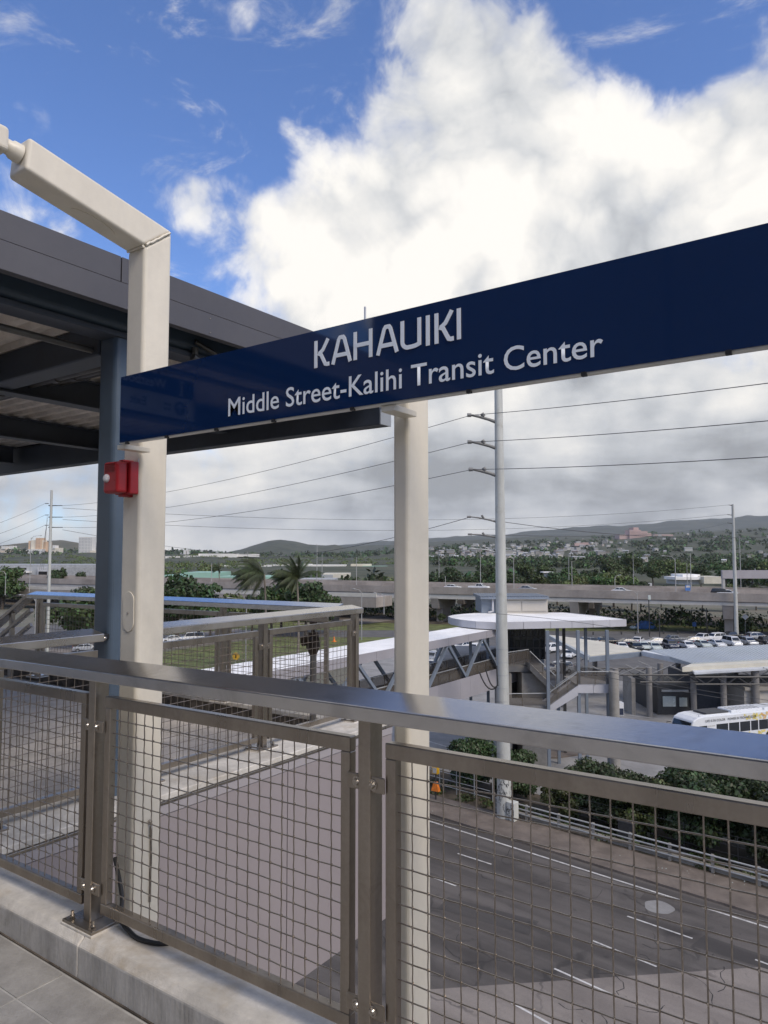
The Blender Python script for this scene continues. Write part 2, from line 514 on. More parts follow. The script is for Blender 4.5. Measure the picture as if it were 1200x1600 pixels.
# ================================================================== RAILINGS
def wire_panel(P0, U, V, N, Wd, Ht, pitch=.05, r=.0021, seg=4, n=5, knots=False):
    P0, U, V, N = (np.array(a, float) for a in (P0, U, V, N))
    m_ = MB()
    nu = int(round(Wd / pitch)); nv = int(round(Ht / pitch))
    pu, pv = Wd / nu, Ht / nv
    amp = r * .40

    def wire(start, d, L, p, ph):
        k = int(round(L / p)) * seg
        s = np.linspace(0, L, k + 1)
        off = amp * np.cos(math.pi * s / p + ph)
        # sharpen the crimp a little
        off = np.sign(off) * np.abs(off) ** .7 * amp ** .3
        pts = start[None] + s[:, None] * d[None] + off[:, None] * N[None]
        pts = pts + RNG.normal(0, .0004, (1, 3))
        m_.tube(pts, r, n, cap=False)
    for i in range(1, nu):
        wire(P0 + U * (i * pu), V, Ht, pv, math.pi * (i % 2))
    for j in range(1, nv):
        wire(P0 + V * (j * pv), U, Wd, pu, math.pi * ((j + 1) % 2))
    if knots:                      # crimp bumps at the crossings, their glint put into a brighter colour
        m_.cur = 1
        for i in range(1, nu):
            for j in range(1, nv):
                c = P0 + U * (i * pu) + V * (j * pv)
                s_ = 1 if (i + j) % 2 else -1
                m_.tube([c + N * s_ * r * 1.1 - V * .0042, c + N * s_ * r * 1.5, c + N * s_ * r * 1.1 + V * .0042], [r * .9, r * 1.25, r * .9], 5)
        m_.cur = 0
    return m_


class Frame:
    """straight railing frame: along unit vector A from P0, outward normal N"""
    def __init__(s, P0, A, fall=0.0):
        s.P0 = np.array(P0, float); A = np.array(A, float); s.A = A / np.linalg.norm(A)
        s.N = np.cross(s.A, (0, 0, 1.)); s.fall = fall
    def p(s, a, n, z): return s.P0 + s.A * a + s.N * n + np.array([0, 0, z + s.fall * a])
    def box(s, m_, a0, a1, n0, n1, z0, z1):
        q = [(a0, n0), (a1, n0), (a1, n1), (a0, n1)]
        if np.cross(s.A, s.N)[2] < 0: q = q[::-1]
        return m_.hexa([s.p(a, n, z0) for a, n in q], [s.p(a, n, z1) for a, n in q])


def make_railing(root, F, rails, rail_w, rise, rail_z, rail_t, posts, panels, pz, wirekw, railmat='steel_rail', framemat='steel', base_z=.16,
                 pw=.042, pd=.060, brackets=True, side=-1, fw=.034):
    for a0, a1 in rails:
        m_ = MB()
        q = [(a0, -rail_w / 2, rise[0]), (a1, -rail_w / 2, rise[0]), (a1, rail_w / 2, rise[1]), (a0, rail_w / 2, rise[1])]
        if np.cross(F.A, F.N)[2] < 0: q = q[::-1]
        m_.hexa([F.p(a, n, rail_z - rail_t + min(rise)) for a, n, dz_ in q], [F.p(a, n, rail_z + dz_) for a, n, dz_ in q])
        m_.build('top_rail', railmat, root, bevel=.004)
    for a in posts:
        m_ = MB(); F.box(m_, a - pw / 2, a + pw / 2, -pd / 2, pd / 2, base_z + .014, rail_z - rail_t + .001)
        po = m_.build('post', framemat, root, bevel=.0035)
        m_ = MB(); F.box(m_, a - .095, a + .095, -.07, .07, base_z + .004, base_z + .015)
        bp = m_.build('base_plate', framemat, po, bevel=.002)
        m_ = MB(); F.box(m_, a - .10, a + .10, -.078, .074, base_z - .010, base_z + .0045)
        m_.build('grout_pad', 'concrete', po, bevel=.003)
        for da, dn in ((-.068, -.045), (.068, -.045), (-.068, .045), (.068, .045)):
            c = F.p(a + da, dn, base_z + .015)
            b_ = MB().tube([c, c + np.array([0, 0, .010])], .0105, 6).tube([c, c + np.array([0, 0, .026])], .0062, 8)
            b_.build('anchor_bolt', 'bolt', po)
    z0, z1 = pz
    for a0, a1 in panels:
        m_ = MB(); t = .015
        F.box(m_, a0, a1, -t, t, z1 - .042, z1); F.box(m_, a0, a1, -t, t, z0, z0 + .038)
        F.box(m_, a0, a0 + fw, -t + .0006, t - .0006, z0 + .038, z1 - .042); F.box(m_, a1 - fw, a1, -t + .0006, t - .0006, z0 + .038, z1 - .042)
        fr = m_.build('panel_frame', framemat, root, bevel=.003)
        slope = np.array([0, 0, F.fall])
        wm = wire_panel(F.p(a0 + fw - .004, 0, z0 + .034), F.A + slope, (0, 0, 1), F.N, a1 - a0 - 2 * fw + .008, z1 - z0 - .072, **wirekw)
        wo = wm.build('wire_mesh', ['wire', 'wire_knot_glint'], fr, smooth=60)
        wo['kind'] = 'stuff'
        if brackets:
            for aa, dr in ((a0, -1), (a1, 1)):
                for zz in (z0 + .085, z1 - .115):
                    m_ = MB(); b0, b1 = sorted((aa - dr * .004, aa + dr * .052))
                    F.box(m_, b0, b1, side * .0215 - .003, side * .0215 + .003, zz - .022, zz + .022)
                    br = m_.build('bracket', framemat, fr, bevel=.003)
                    c = F.p(aa + dr * .034, side * .0245, zz)
                    nrm = F.N * side
                    m_ = MB().tube([c, c + nrm * .0035], .0155, 14).tube([c + nrm * .003, c + nrm * .010], [.0105, .0075], 12)
                    m_.build('bolt', 'bolt', fr, smooth=40)


# front railing: nearest, follows the slight fall of the platform
fr_root = thing('railing', 'nearest stainless steel railing with wide flat top rail and woven wire panels', 'railing', (-1.2, 1.65, .158))
F1 = Frame((-1.2, 1.637, 0), (1, 0, 0), .0153)
PA = [-2.62, -1.302, -.006, 1.29]
wk_near = dict(pitch=.0495, r=.0020, seg=4, n=6, knots=True)
make_railing(fr_root, F1, [(-2.60, 2.6)], .112, (.028, 0), 1.107, .040, PA,
             [(-2.58, -1.363), (-1.241, -.067), (.055, 1.23)], (.212, 1.008), wk_near, base_z=.160, side=1)

# railing beside the walkway, running away from the viewer, with a gap at the canopy column
md = thing('railing', 'side railing running away beside the walkway to a corner post, above mauve cladding', 'railing', (-3.72, 3.6, .15))
F2 = Frame((-3.70, 0, 0), (0, 1, 0))
make_railing(md, F2, [(1.62, 2.405), (2.665, 4.84)], .127, (.022, 0), 1.08, .045, [1.80, 2.74, 3.72, 4.80],
             [(1.84, 2.40), (2.79, 3.665), (3.775, 4.745)], (.205, .985), dict(pitch=.0495, r=.0022, seg=2, n=4), railmat='steel_warm', base_z=.152, side=1)
# far return railing
fd = thing('railing', 'far railing with blue sky on its top rail, behind the side railing', 'railing', (-5.6, 4.7, .15))
a_ = np.array([-4.3, -.42, 0])
F3 = Frame((-3.79, 4.84, 0), a_)
make_railing(fd, F3, [(.10, 4.36)], .127, (0, .03), 1.075, .045, [1.42, 2.82, 4.20],
             [(.22, 1.36), (1.48, 2.76), (2.88, 4.14)], (.205, .985), dict(pitch=.0495, r=.0022, seg=2, n=4), base_z=.152, side=1, brackets=False)
# stair handrails that drop away at its end
st = thing('stair_railing', 'dark sloping stair handrails dropping away at the left end of far railing', 'railing', (-8.2, 4.35, 0))
e0 = F3.p(4.36, 0, 1.065)
for dz_, wd in ((0, .12), (-.17, .05), (-.34, .04)):
    MB().obar(e0 + (0.02, 0, dz_), e0 + np.array([-1.7, -.15, -.98 + dz_]), wd, .045).build('handrail', 'steel', st, bevel=.004)
for t in (.35, .9, 1.5):
    q = e0 + np.array([-1.0 * t, -.09 * t, -.58 * t])
    MB().obar(q, q - (0, 0, 1.0), .045, .05).build('baluster', 'steel', st)

# ================================================================== SIGN POSTS
p1 = thing('sign_post', 'thick beige square steel post with bent top arm beside the dark canopy column', 'post', (-2.56, 1.87, -1.0))
PX0, PX1 = -2.622, -2.500
shaft = MB().extr([(PX0, 1.80, -1.0), (PX0, 1.937, -1.0), (PX0, 1.937, 2.925), (PX0, 1.80, 2.815)], (PX1 - PX0, 0, 0)).build('shaft', 'beige', p1, bevel=.016, seg=4, smooth=None)
arm = MB().extr([(PX0 - .001, 1.797, 2.816), (PX0 - .001, 1.939, 2.927), (PX0 - .001, 1.300, 3.042), (PX0 - .001, 1.290, 2.914)], (PX1 - PX0 + .002, 0, 0)).build('arm', 'beige', p1, bevel=.014, seg=4)
for o in (shaft, arm):
    o.data.polygons.foreach_set('use_smooth', [False] * len(o.data.polygons))
weld = []
for t in np.linspace(.04, .90, 22):
    weld.append((PX1 + .0005, 1.80 + .137 * t, 2.816 + .110 * t + random.uniform(-.002, .002)))
MB().tube(weld, .006, 6).build('weld_bead', 'beige', p1, smooth=60)
MB().tube([(PX0 + (PX1 - PX0) * t, 1.797, 2.815 + random.uniform(-.0015, .0015)) for t in np.linspace(.05, .95, 14)], .006, 6).build('weld_bead', 'beige', p1, smooth=60)
# handhole covers
ov = []
for k in range(28):
    t = 2 * math.pi * k / 28
    ov.append((PX0 + .066 + .036 * math.cos(t), 1.7995, 1.29 + .040 * math.sin(t) + (.042 if math.sin(t) > 0 else -.042)))
cov_ = MB().extr(ov, (0, -.004, 0)).build('handhole_cover', 'beige', p1, bevel=.0015)
MB().ball((PX0 + .066, 1.795, 1.285), .005).build('screw', 'bolt', cov_)
sl = (3.042 - 2.927) / (1.300 - 1.939)
ov = []
for k in range(28):
    t = 2 * math.pi * k / 28
    y_ = 1.60 + .095 * math.cos(t)
    ov.append(((PX0 + PX1) / 2 + .038 * math.sin(t), y_, 2.816 + (y_ - 1.797) * (2.914 - 2.816) / (1.290 - 1.797) + .001))
MB().extr(ov, (0, -.0008, -.005)).build('handhole_cover', 'beige', p1, bevel=.0015)
# camera bracket on the arm's end
cm = thing('security_camera', 'beige camera housing on a stub at the end of the bent post arm', 'camera', (-2.56, 1.25, 2.98))
cx = (PX0 + PX1) / 2 + .012
MB().tube([(cx, 1.293, 2.985), (cx, 1.262, 2.99), (cx, 1.255, 2.991), (cx, 1.225, 2.997)], [.036, .034, .028, .026], 20).build('mount', 'beige', cm, smooth=40)
MB().box(cx - .042, cx + .042, .98, 1.235, 2.955, 3.045).build('housing', 'beige', cm, bevel=.014, seg=3)
for yy in (1.05, 1.14, 1.19): MB().tube([(cx + .035, yy, 3.04), (cx + .035, yy, 3.052)], .006, 8).build('screw', 'black', cm)
MB().box(cx - .03, cx + .03, 1.0, 1.19, 2.935, 2.957).build('visor', 'black', cm, bevel=.004)
# hook and stain cable
MB().tube([(PX1 + .004, 1.875, .435), (PX1 + .016, 1.875, .43), (PX1 + .017, 1.875, .40), (PX1 + .008, 1.875, .385)], .004, 8).ball((PX1 + .006, 1.876, .44), .009).build('hook', 'bolt', p1, smooth=60)
MB().tube([(PX1 + .0035, 1.885 + random.uniform(-.001, .001), z) for z in np.linspace(.12, .42, 9)], .0045, 6).build('ground_wire', 'bronze', p1, smooth=60)
for zz in (-.2, -.8): MB().box(PX0 - .03, PX1 + .03, 1.685, 1.81, zz - .05, zz + .05).build('mount_plate', 'beige', p1, bevel=.004)

p2 = thing('sign_post', 'slimmer beige rectangular steel post holding the middle of the station sign', 'post', (-1.21, 1.86, -1.0))
MB().box(-1.243, -1.184, 1.80, 1.925, -1.0, 2.17).build('shaft', 'beige', p2, bevel=.014, seg=4)
for zz in (-.2, -.8): MB().box(-1.27, -1.157, 1.685, 1.81, zz - .05, zz + .05).build('mount_plate', 'beige', p2, bevel=.004)

# ================================================================== STATION NAME SIGN
SY = 1.67
SZ0, SZ1 = 1.9625, 2.223
sg = thing('station_sign', 'long navy station name sign with white lettering', 'sign', (-1.0, SY, SZ0))
MB().box(-2.456, 1.15, SY, SY + .004, SZ0, SZ1).build('face_panel', 'navy', sg)
MB().box(-2.464, 1.15, SY + .0045, SY + .030, SZ0 - .004, SZ1 - .006).build('back_tray', 'white_trim', sg, bevel=.002)
for X in (-2.50, -1.214):
    b_ = MB().box(X + .012, X + .06, SY + .012, 1.802, SZ0 - .024, SZ0 - .006)
    b_.build('bracket', 'beige', sg, bevel=.002)
for X in (-2.41, -2.17, -1.9, -1.625, -1.30, -.905, -.59, -.27, .1):
    MB().box(X - .006, X + .006, SY - .003, SY + .010, SZ0 - .009, SZ0 + .001).build('clip', 'black', sg)


def stroke(m_, pts, wd, T, closed=False):
    """flat ribbon along 2d points; T maps (x, z) to world; extruded 1 mm towards the viewer"""
    P = [np.array(p, float) for p in pts]; n = len(P); L, Rr = [], []
    for i in range(n):
        d0 = P[i] - P[i - 1] if i > 0 else P[1] - P[0]
        d1 = P[i + 1] - P[i] if i < n - 1 else P[-1] - P[-2]
        d0 = d0 / np.linalg.norm(d0); d1 = d1 / np.linalg.norm(d1)
        nn = np.array([-(d0 + d1)[1], (d0 + d1)[0]]); nn /= np.linalg.norm(nn)
        k = wd / 2 / max(.35, nn @ np.array([-d0[1], d0[0]]))
        L.append(P[i] + nn * k); Rr.append(P[i] - nn * k)
    for i in range(n - 1):
        m_.extr([T(*L[i]), T(*L[i + 1]), T(*Rr[i + 1]), T(*Rr[i])], (0, -.0014, 0))


def kahauiki():
    H, S = 1.0, .135
    def arc(cx, cz, r, a0, a1, k=8): return [(cx + r * math.cos(R(a)), cz + r * math.sin(R(a))) for a in np.linspace(a0, a1, k)]
    G_ = {
        'K': (.66, [[(.07, 0), (.07, 1)], [(.60, 1.0), (.535, .88), (.38, .62), (.22, .50)], [(.17, .52), (.30, .46), (.42, .22), (.49, .09), (.57, .065), (.66, .07)]]),
        'A': (.82, [[(.055, 0), (.30, .86), (.35, .93), (.42, .935), (.49, .93), (.54, .86), (.785, 0)], [(.17, .30), (.67, .30)]]),
        'H': (.76, [[(.07, 0), (.07, 1)], [(.69, 0), (.69, 1)], [(.07, .51), (.69, .51)]]),
        'U': (.76, [[(.07, 1), (.07, .30)] + arc(.29, .29, .22, 180, 262, 7) + [(.42, .075), (.56, .09), (.69, .13)], [(.69, .075), (.69, 1)]]),
        'I': (.15, [[(.075, 0), (.075, 1)]]),
    }
    x = 0; parts = []
    for ch in 'KAHAUIKI':
        wd, st_ = G_[ch]
        parts += [[(p[0] + x, p[1]) for p in s_] for s_ in st_]
        x += wd + (.10 if ch in 'A' else .16) - (.06 if ch == 'K' else 0)
    return parts, x - .16, S


parts, tw, S_ = kahauiki()
X0, X1 = -1.449, -.925
sx = (X1 - X0) / tw; hz = .0855
m_ = MB()
for ks, s_ in enumerate(parts):
    stroke(m_, [(p[0], p[1] * hz / sx) for p in s_], S_ * .98, lambda x, z: (X0 + x * sx, SY - .0006 - .00011 * ks, 2.104 + z * sx))
m_.build('name_lettering', 'signwhite', sg)
me, co, a0, a1 = text_mesh('Middle Street-Kalihi Transit Center', 'x', 'signwhite', 0, 0, 0, 0, 0)
X0, X1 = -1.836, -.541
cz = np.zeros_like(co)
cz[:, 0] = X0 + (co[:, 0] - a0) / (a1 - a0) * (X1 - X0)
cz[:, 1] = SY - .0018
cz[:, 2] = 1.9965 + co[:, 1] * (.0645 / .727)
set_co(me, cz - np.array(ORG[sg]))
me.materials.clear(); me.materials.append(MATS['signwhite'])
lt = mesh_obj('subtitle_lettering', me, sg)

# ================================================================== FIRE ALARM STROBE
al = thing('fire_alarm', 'red fire alarm strobe with clear lens on the thick beige post', 'alarm', (-2.56, 1.80, 1.84))
zc = 1.838
MB().box(-2.612, -2.506, 1.757, 1.7995, zc - .068, zc + .066).build('back_box', 'red', al, bevel=.006, seg=3)
bd = MB().box(-2.616, -2.516, 1.705, 1.755, zc - .066, zc + .062).build('strobe_body', 'red', al, bevel=.012, seg=3)
for k in range(6): MB().box(-2.60, -2.535, 1.702, 1.7075, zc + .022 + .006 * k, zc + .0245 + .006 * k).build('grille_rib', 'red_dark', bd)
MB().box(-2.575, -2.545, 1.75, 1.80, zc + .066, zc + .074).box(-2.575, -2.545, 1.75, 1.80, zc - .078, zc - .066).build('lug', 'red', al, bevel=.002)
MB().ball((-2.585, 1.704, zc - .005), .0175, 16, 10, (1, .9, 1)).build('lens', 'lens', al, smooth=80)
MB().ball((-2.583, 1.700, zc - .010), .010, 10, 6, (1.2, .8, .7)).build('reflector', 'reflector', al, smooth=80)
MB().tube([(PX0 + .11, 1.7985, zc - .05), (PX0 + .113, 1.797, zc), (PX0 + .111, 1.7985, zc + .08)], .002, 6).build('sealant_bead', 'white_trim', al)

# cable loop on the kerb
kz = .166 + tilt(-2.3)
cb = thing('cable_loop', 'black flexible cable looping over the kerb under the wire panel', 'cable', (-2.3, 1.66, kz))
pts = [(-2.60, 1.79, .30), (-2.52, 1.76, .235), (-2.46, 1.73, .19), (-2.405, 1.685, kz + .01)]
for x, y in ((206, 1459), (217, 1467), (233, 1472), (250, 1474.5), (266, 1473)):
    pts.append(tuple(onZ(x, y, kz)))
pts += [(-2.16, 1.70, kz), (-2.12, 1.74, kz + .01)]
P = [np.array(p) for p in pts]; sm = []
for i in range(len(P) - 1):
    p0, p1_, p2_, p3 = P[max(i - 1, 0)], P[i], P[i + 1], P[min(i + 2, len(P) - 1)]
    for t in np.linspace(0, 1, 6, endpoint=False):
        sm.append(.5 * (2 * p1_ + (p2_ - p0) * t + (2 * p0 - 5 * p1_ + 4 * p2_ - p3) * t * t + (3 * p1_ - p0 - 3 * p2_ + p3) * t ** 3))
MB().tube(sm, .0085, 10).build('sheath', 'cable', cb, smooth=60)

# ================================================================== CANOPY
cn = thing('canopy', 'dark grey shelter canopy over the walkway on a slate blue column', 'canopy', (-3.75, 2.53, 0))
MB().box(-3.83, -3.655, 2.448, 2.62, .0, 2.835).build('column', 'slate', cn, bevel=.035, seg=5)
MB().box(-3.90, -3.60, 2.39, 2.68, 0, .02).build('base_plate', 'slate', cn, bevel=.003)
pl = MB().box(-3.668, -3.650, 2.635, 2.70, 1.39, 1.50).build('connection_plate', 'slate', cn, bevel=.002)
MB().ball((-3.648, 2.66, 1.475), .006).ball((-3.648, 2.66, 1.415), .006).build('bolt', 'bolt', pl)
MB().box(-3.80, -3.64, -4, 4.75, 2.836, 3.02).build('edge_beam', 'slate', cn, bevel=.05, seg=5)
MB().box(-3.80, -3.64, -4, 4.75, 2.800, 2.834).build('edge_beam_flange', 'soffit_steel', cn, bevel=.004)
for X in (-5.23, -7.2, -9.2):
    b_ = MB().box(X - .01, X + .01, -4, 4.7, 2.71, 2.90).box(X - .07, X + .07, -4, 4.7, 2.70, 2.712).box(X - .07, X + .07, -4, 4.7, 2.90, 2.912)
    b_.build('purlin', 'soffit_steel', cn)
MB().box(-11.0, -3.83, 2.45, 2.62, 2.72, 2.92).build('cross_beam', 'soffit_steel', cn, bevel=.01)
MB().box(-11.0, -3.83, -2.0, -1.83, 2.72, 2.92).build('cross_beam', 'soffit_steel', cn, bevel=.01)
eb = MB().box(-11.0, -3.40, 4.74, 4.88, 2.60, 2.90).build('end_beam', 'soffit_steel', cn, bevel=.006)
MB().box(-3.398, -3.385, 4.735, 4.885, 2.60, 2.72).build('end_plate', 'hanger_grey', cn, bevel=.002)
# corrugated deck
m_ = MB(); pr = []
y = -4.0; k = 0
while y < 4.74:
    for dy, z in ((0, 2.925), (.055, 2.925), (.075, 2.965), (.13, 2.965)):
        pr.append((y + dy, z))
    y += .15
for (y0, z0), (y1, z1) in zip(pr[:-1], pr[1:]):
    m_.add([(-11, y0, z0), (-3.81, y0, z0), (-3.81, y1, z1), (-11, y1, z1)], [(0, 3, 2, 1)])
m_.build('corrugated_deck', 'deck', cn)
MB().box(-3.80, -3.46, -4, 4.8, 3.022, 3.03).build('edge_shade_plate', 'soffit_steel', cn)  # dark plate added for the shaded gap behind the fascia
MB().box(-11.0, -3.46, -4, 4.9, 3.05, 3.15).build('roof_sheet', 'fascia', cn)
# fascia: two courses of flat panels with joints
ys = [-4.0, -1.6, .2, 2.30, 4.885]
for a, b in zip(ys[:-1], ys[1:]):
    MB().box(-3.455, -3.400, a + .004, b - .004, 3.023, 3.165).build('fascia_panel', 'fascia', cn, bevel=.002)
for a, b in zip([-4.0, -1.6, .9, 4.885][:-1], [-1.6, .9, 4.885]):
    MB().box(-3.455, -3.401, a + .002, b - .002, 2.880, 3.0222).build('fascia_panel', 'fascia', cn, bevel=.002)
MB().box(-11.0, -3.46, 4.84, 4.90, 2.905, 3.165).build('fascia_panel', 'fascia', cn, bevel=.002)
for y_ in (3.05, 3.05):
    pass
for z in (2.99, 2.90): MB().ball((-3.399, 2.93, z), .004).build('rivet', 'bolt', cn)
# sprinkler and conduit pipes under the deck
for Y, z, r in ((2.78, 2.80, .028), (2.92, 2.83, .02), (3.02, 2.85, .014)):
    p_ = MB().tube([(-11, Y, z), (-3.88, Y, z)], r, 12)
    for X in np.arange(-10.5, -3.9, .8): p_.tube([(X, Y, z), (X + .06, Y, z)], r * 1.35, 12)
    p_.build('pipe', 'pipe', cn, smooth=40)
p_ = MB().tube([(-3.90, -4, 2.76), (-3.90, 4.7, 2.76)], .02, 10)
p_.build('pipe', 'pipe', cn, smooth=40)
m_ = MB().tube([(-3.62, 3.0, 2.86), (-3.62, 3.0, 2.80)], .02, 10).tube([(-3.62, 2.98, 2.80), (-3.62, 3.06, 2.78)], .026, 10).tube([(-3.62, 3.06, 2.78), (-3.62, 3.25, 2.75)], .018, 10)
m_.tube([(-3.62, 3.0, 2.90), (-3.60, 3.25, 2.83), (-3.60, 4.6, 2.80)], .015, 8)
m_.build('pipe_fitting', 'pipe', cn, smooth=50)
MB().tube([(-3.62, 4.83, 3.14), (-3.62, 4.83, 3.66)], .009, 8).build('lightning_rod', 'galv_rod', cn, smooth=60)
# rail end bracket at the column
MB().box(-3.74, -3.655, 2.40, 2.45, 1.045, 1.075).build('rail_bracket', 'black', cn, bevel=.004)
MB().ball((-3.66, 2.42, 1.05), .014).build('bolt', 'bolt', cn, smooth=60)

# wayfinding sign hung under the canopy (seen mirrored in the station sign)
ws = thing('wayfinding_sign', 'hanging sign with blue and grey bands reading Westbound and Exit, mirrored in navy sign', 'sign', (-4.3, .6, 2.55))
mat('sign_blue', (.012, .04, .13), .3); mat('sign_grey', (.50, .54, .58), .4)
MB().box(-4.32, -4.30, -.22, 1.75, 2.70, 2.84).build('blue_band', 'sign_blue', ws)
MB().box(-4.32, -4.30, -.22, 1.75, 2.54, 2.697).build('grey_band', 'sign_grey', ws)
MB().box(-4.325, -4.296, -.225, 1.755, 2.515, 2.538).build('trim', 'black', ws)


def side_text(body, y0, zb, h, mname, name):
    me, co, a0, a1 = text_mesh(body, 'x', mname, 0, 0, 0, 0, 0)
    q = np.zeros_like(co)
    q[:, 0] = -4.2985; q[:, 1] = y0 + (co[:, 0] - a0) * h / .727; q[:, 2] = zb + co[:, 1] * h / .727
    set_co(me, q - np.array(ORG[ws])); me.materials.clear(); me.materials.append(MATS[mname])
    return mesh_obj(name, me, ws)


side_text('Westbound', .04, 2.74, .07, 'signwhite', 'lettering')
side_text('Exit', .21, 2.59, .065, 'sign_blue', 'lettering')
m_ = MB()
m_.extr([(-4.2995, -.09 + .052 * math.cos(t), 2.617 + .052 * math.sin(t)) for t in np.linspace(0, 2 * math.pi, 24, endpoint=False)], (.001, 0, 0))
m_.build('arrow_disc', 'sign_blue', ws)
m_ = MB().box(-4.298, -4.2975, -.095, -.085, 2.585, 2.645)
m_.extr([(-4.298, -.09, 2.655), (-4.298, -.06, 2.622), (-4.298, -.068, 2.614), (-4.298, -.09, 2.638)], (.0006, 0, 0))
m_.extr([(-4.298, -.09, 2.655), (-4.298, -.12, 2.622), (-4.298, -.112, 2.614), (-4.298, -.09, 2.638)], (.0006, 0, 0))
m_.build('arrow', 'sign_grey', ws)
m_ = MB().box(-4.2995, -4.298, -.107, -.093, 2.72, 2.82).box(-4.2995, -4.298, -.12, -.08, 2.715, 2.722).box(-4.2995, -4.298, -.12, -.08, 2.818, 2.825)
m_.build('pictogram', 'signwhite', ws)
m_ = MB()
for i in range(2):
    for j in range(2): m_.box(-4.2995, -4.298, -.005 + .035 * i, .017 + .035 * i, 2.585 + .035 * j, 2.607 + .035 * j)
m_.build('pictogram', 'sign_blue', ws)
for y_ in (.1, 1.4): MB().tube([(-4.31, y_, 2.84), (-4.31, y_, 2.93)], .012, 8).build('hanger', 'pipe', ws)

# standpipe in the corner of the walkway
sp = thing('standpipe', 'grey standpipe with dark hose valve behind the side railing', 'standpipe', (-3.97, 4.58, 0))
MB().tube([(-3.97, 4.58, 0), (-3.97, 4.58, .70)], .026, 14).build('riser', 'pipe', sp, smooth=50)
MB().tube([(-3.97, 4.58, .69), (-3.97, 4.58, .74), (-3.97, 4.58, .75), (-3.97, 4.58, .88)], [.03, .05, .06, .045], 14).tube([(-3.97, 4.58, .82), (-4.06, 4.54, .80)], .042, 12).tube([(-3.97, 4.58, .82), (-3.90, 4.53, .82)], .035, 12).build('hose_valve', 'bronze', sp, smooth=40)
MB().tube([(-3.97, 4.58, .88), (-3.97, 4.58, .96)], .016, 8).tube([(-4.0, 4.58, .955), (-3.94, 4.58, .955)], .014, 8).build('valve_stem', 'bronze', sp, smooth=50)
MB().box(-4.07, -3.87, 4.48, 4.68, 0, .03).tube([(-4.15, 4.5, .05), (-4.05, 4.52, .10), (-3.9, 4.54, .06)], .035, 8).build('base', 'black', sp, bevel=.004)

# station building behind the viewer, mirrored in the glossy sign
mat('station_wall', (.10, .10, .105), .6, 0, .08, 1)
sw_ = struct(MB().box(-7.3, 13, -7.0, -6.6, 0, 6.6).build('station_wall', 'station_wall'))
for k in range(-2, 8):
    MB().box(-2.3 + k * 1.9, -.45 + k * 1.9, -6.598, -6.56, .1, 3.1).build('cladding_panel', 'station_wall', sw_)
    MB().box(-2.3 + k * 1.9, -.45 + k * 1.9, -6.598, -6.56, 3.15, 6.5).build('cladding_panel', 'station_wall', sw_)

# ================================================================== NEIGHBOURHOOD
GZ = EYE - 18.0            # street level
mat('ground', (.115, .115, .085), .95, 0, .2, .06, .3, 2, col2=(.17, .155, .12), stain=(.06, .08, .03), stainscale=.05, stainamt=.8)
mat('asphalt', (.092, .082, .076), .9, 0, .12, .5, .5, 30, stain=(.060, .053, .049), stainscale=.35, stainamt=.6)
mat('asphalt_old', (.115, .112, .11), .92, 0, .12, .4, .3, 20, stain=(.075, .072, .07), stainscale=.2, stainamt=.6)
mat('road_concrete', (.235, .208, .188), .9, 0, .12, .6, .4, 25, stain=(.14, .125, .115), stainscale=.6, stainamt=.6)
mat('sidewalk', (.168, .140, .120), .92, 0, .14, .8, .4, 20, stain=(.10, .08, .065), stainscale=.7, stainamt=.7)
mat('plaza', (.27, .265, .26), .9, 0, .12, .3, .2, 20, stain=(.16, .15, .14), stainscale=.15, stainamt=.6)
mat('dirt', (.10, .078, .055), .95, 0, .3, .9, .6, 10, stain=(.04, .05, .02), stainscale=.8, stainamt=.8)
mat('grass_green', (.125, .145, .045), .95, 0, .25, .35, .5, 6, stain=(.12, .105, .05), stainscale=.12, stainamt=.7)
mat('paint_white', (.56, .55, .53), .7, 0, .12, 3, stain=(.16, .15, .14), stainscale=4, stainamt=.85)
mat('crack', (.028, .027, .027), .9, 0, .1, 5)
mat('pole_paint', (.52, .53, .50), .55, 0, .10, 1.2, .1, 20, aniso=(1, 1, .15), stain=(.33, .32, .27), stainscale=.9, stainamt=.5)
mat('galv', (.42, .43, .43), .5, .3, .08, 2)
mat('dark_metal', (.06, .06, .062), .5, .3, .1, 4)
mat('wire_line', (.10, .10, .105), .6, .2, .05, 1)
mat('roof_white', (.86, .85, .83), .7, 0, .06, .25, stain=(.5, .48, .45), stainscale=.12, stainamt=.5)
mat('clad', (.34, .325, .345), .5, 0, .04, .4)
mat('clad_pale', (.50, .50, .53), .45, 0, .04, .4)
mat('bluegrey', (.20, .235, .285), .45, .1, .05, .6)
mat('panel_beige', (.50, .47, .42), .6, 0, .04, .5)
mat('stair_concrete', (.30, .285, .26), .9, 0, .12, .5, .2, 10, stain=(.18, .165, .145), stainscale=.5, stainamt=.6)
glassmat('mesh_screen', (.10, .085, .07), .55, .5)
glassmat('dark_glass', (.02, .025, .03), .82, .08)
mat('void', (.012, .012, .013), .9)
mat('terminal_roof', (.40, .44, .47), .45, .25, .05, .2)
mat('terminal_cream', (.58, .55, .46), .7, 0, .06, .3)
mat('terminal_metal', (.66, .69, .73), .35, .3, .05, .3)
mat('viaduct_conc', (.37, .33, .295), .9, 0, .12, .15, .2, 5, aniso=(1, 1, .3), stain=(.20, .165, .14), stainscale=.12, stainamt=.55)
mat('viaduct_girder', (.60, .57, .52), .85, 0, .08, .1)
mat('bark', (.11, .09, .07), .95, 0, .2, 3, .6, 12)
mat('palm_bark', (.24, .21, .175), .9, 0, .2, 6, .4, 8, aniso=(1, 1, 6))
mat('leaf_dark', (0.05, 0.078, 0.026), .55, 0, .2, .8, island=.9, transl=.18)
mat('leaf_near', (.046, .066, .022), .5, 0, .2, .8, island=.9, transl=.15)
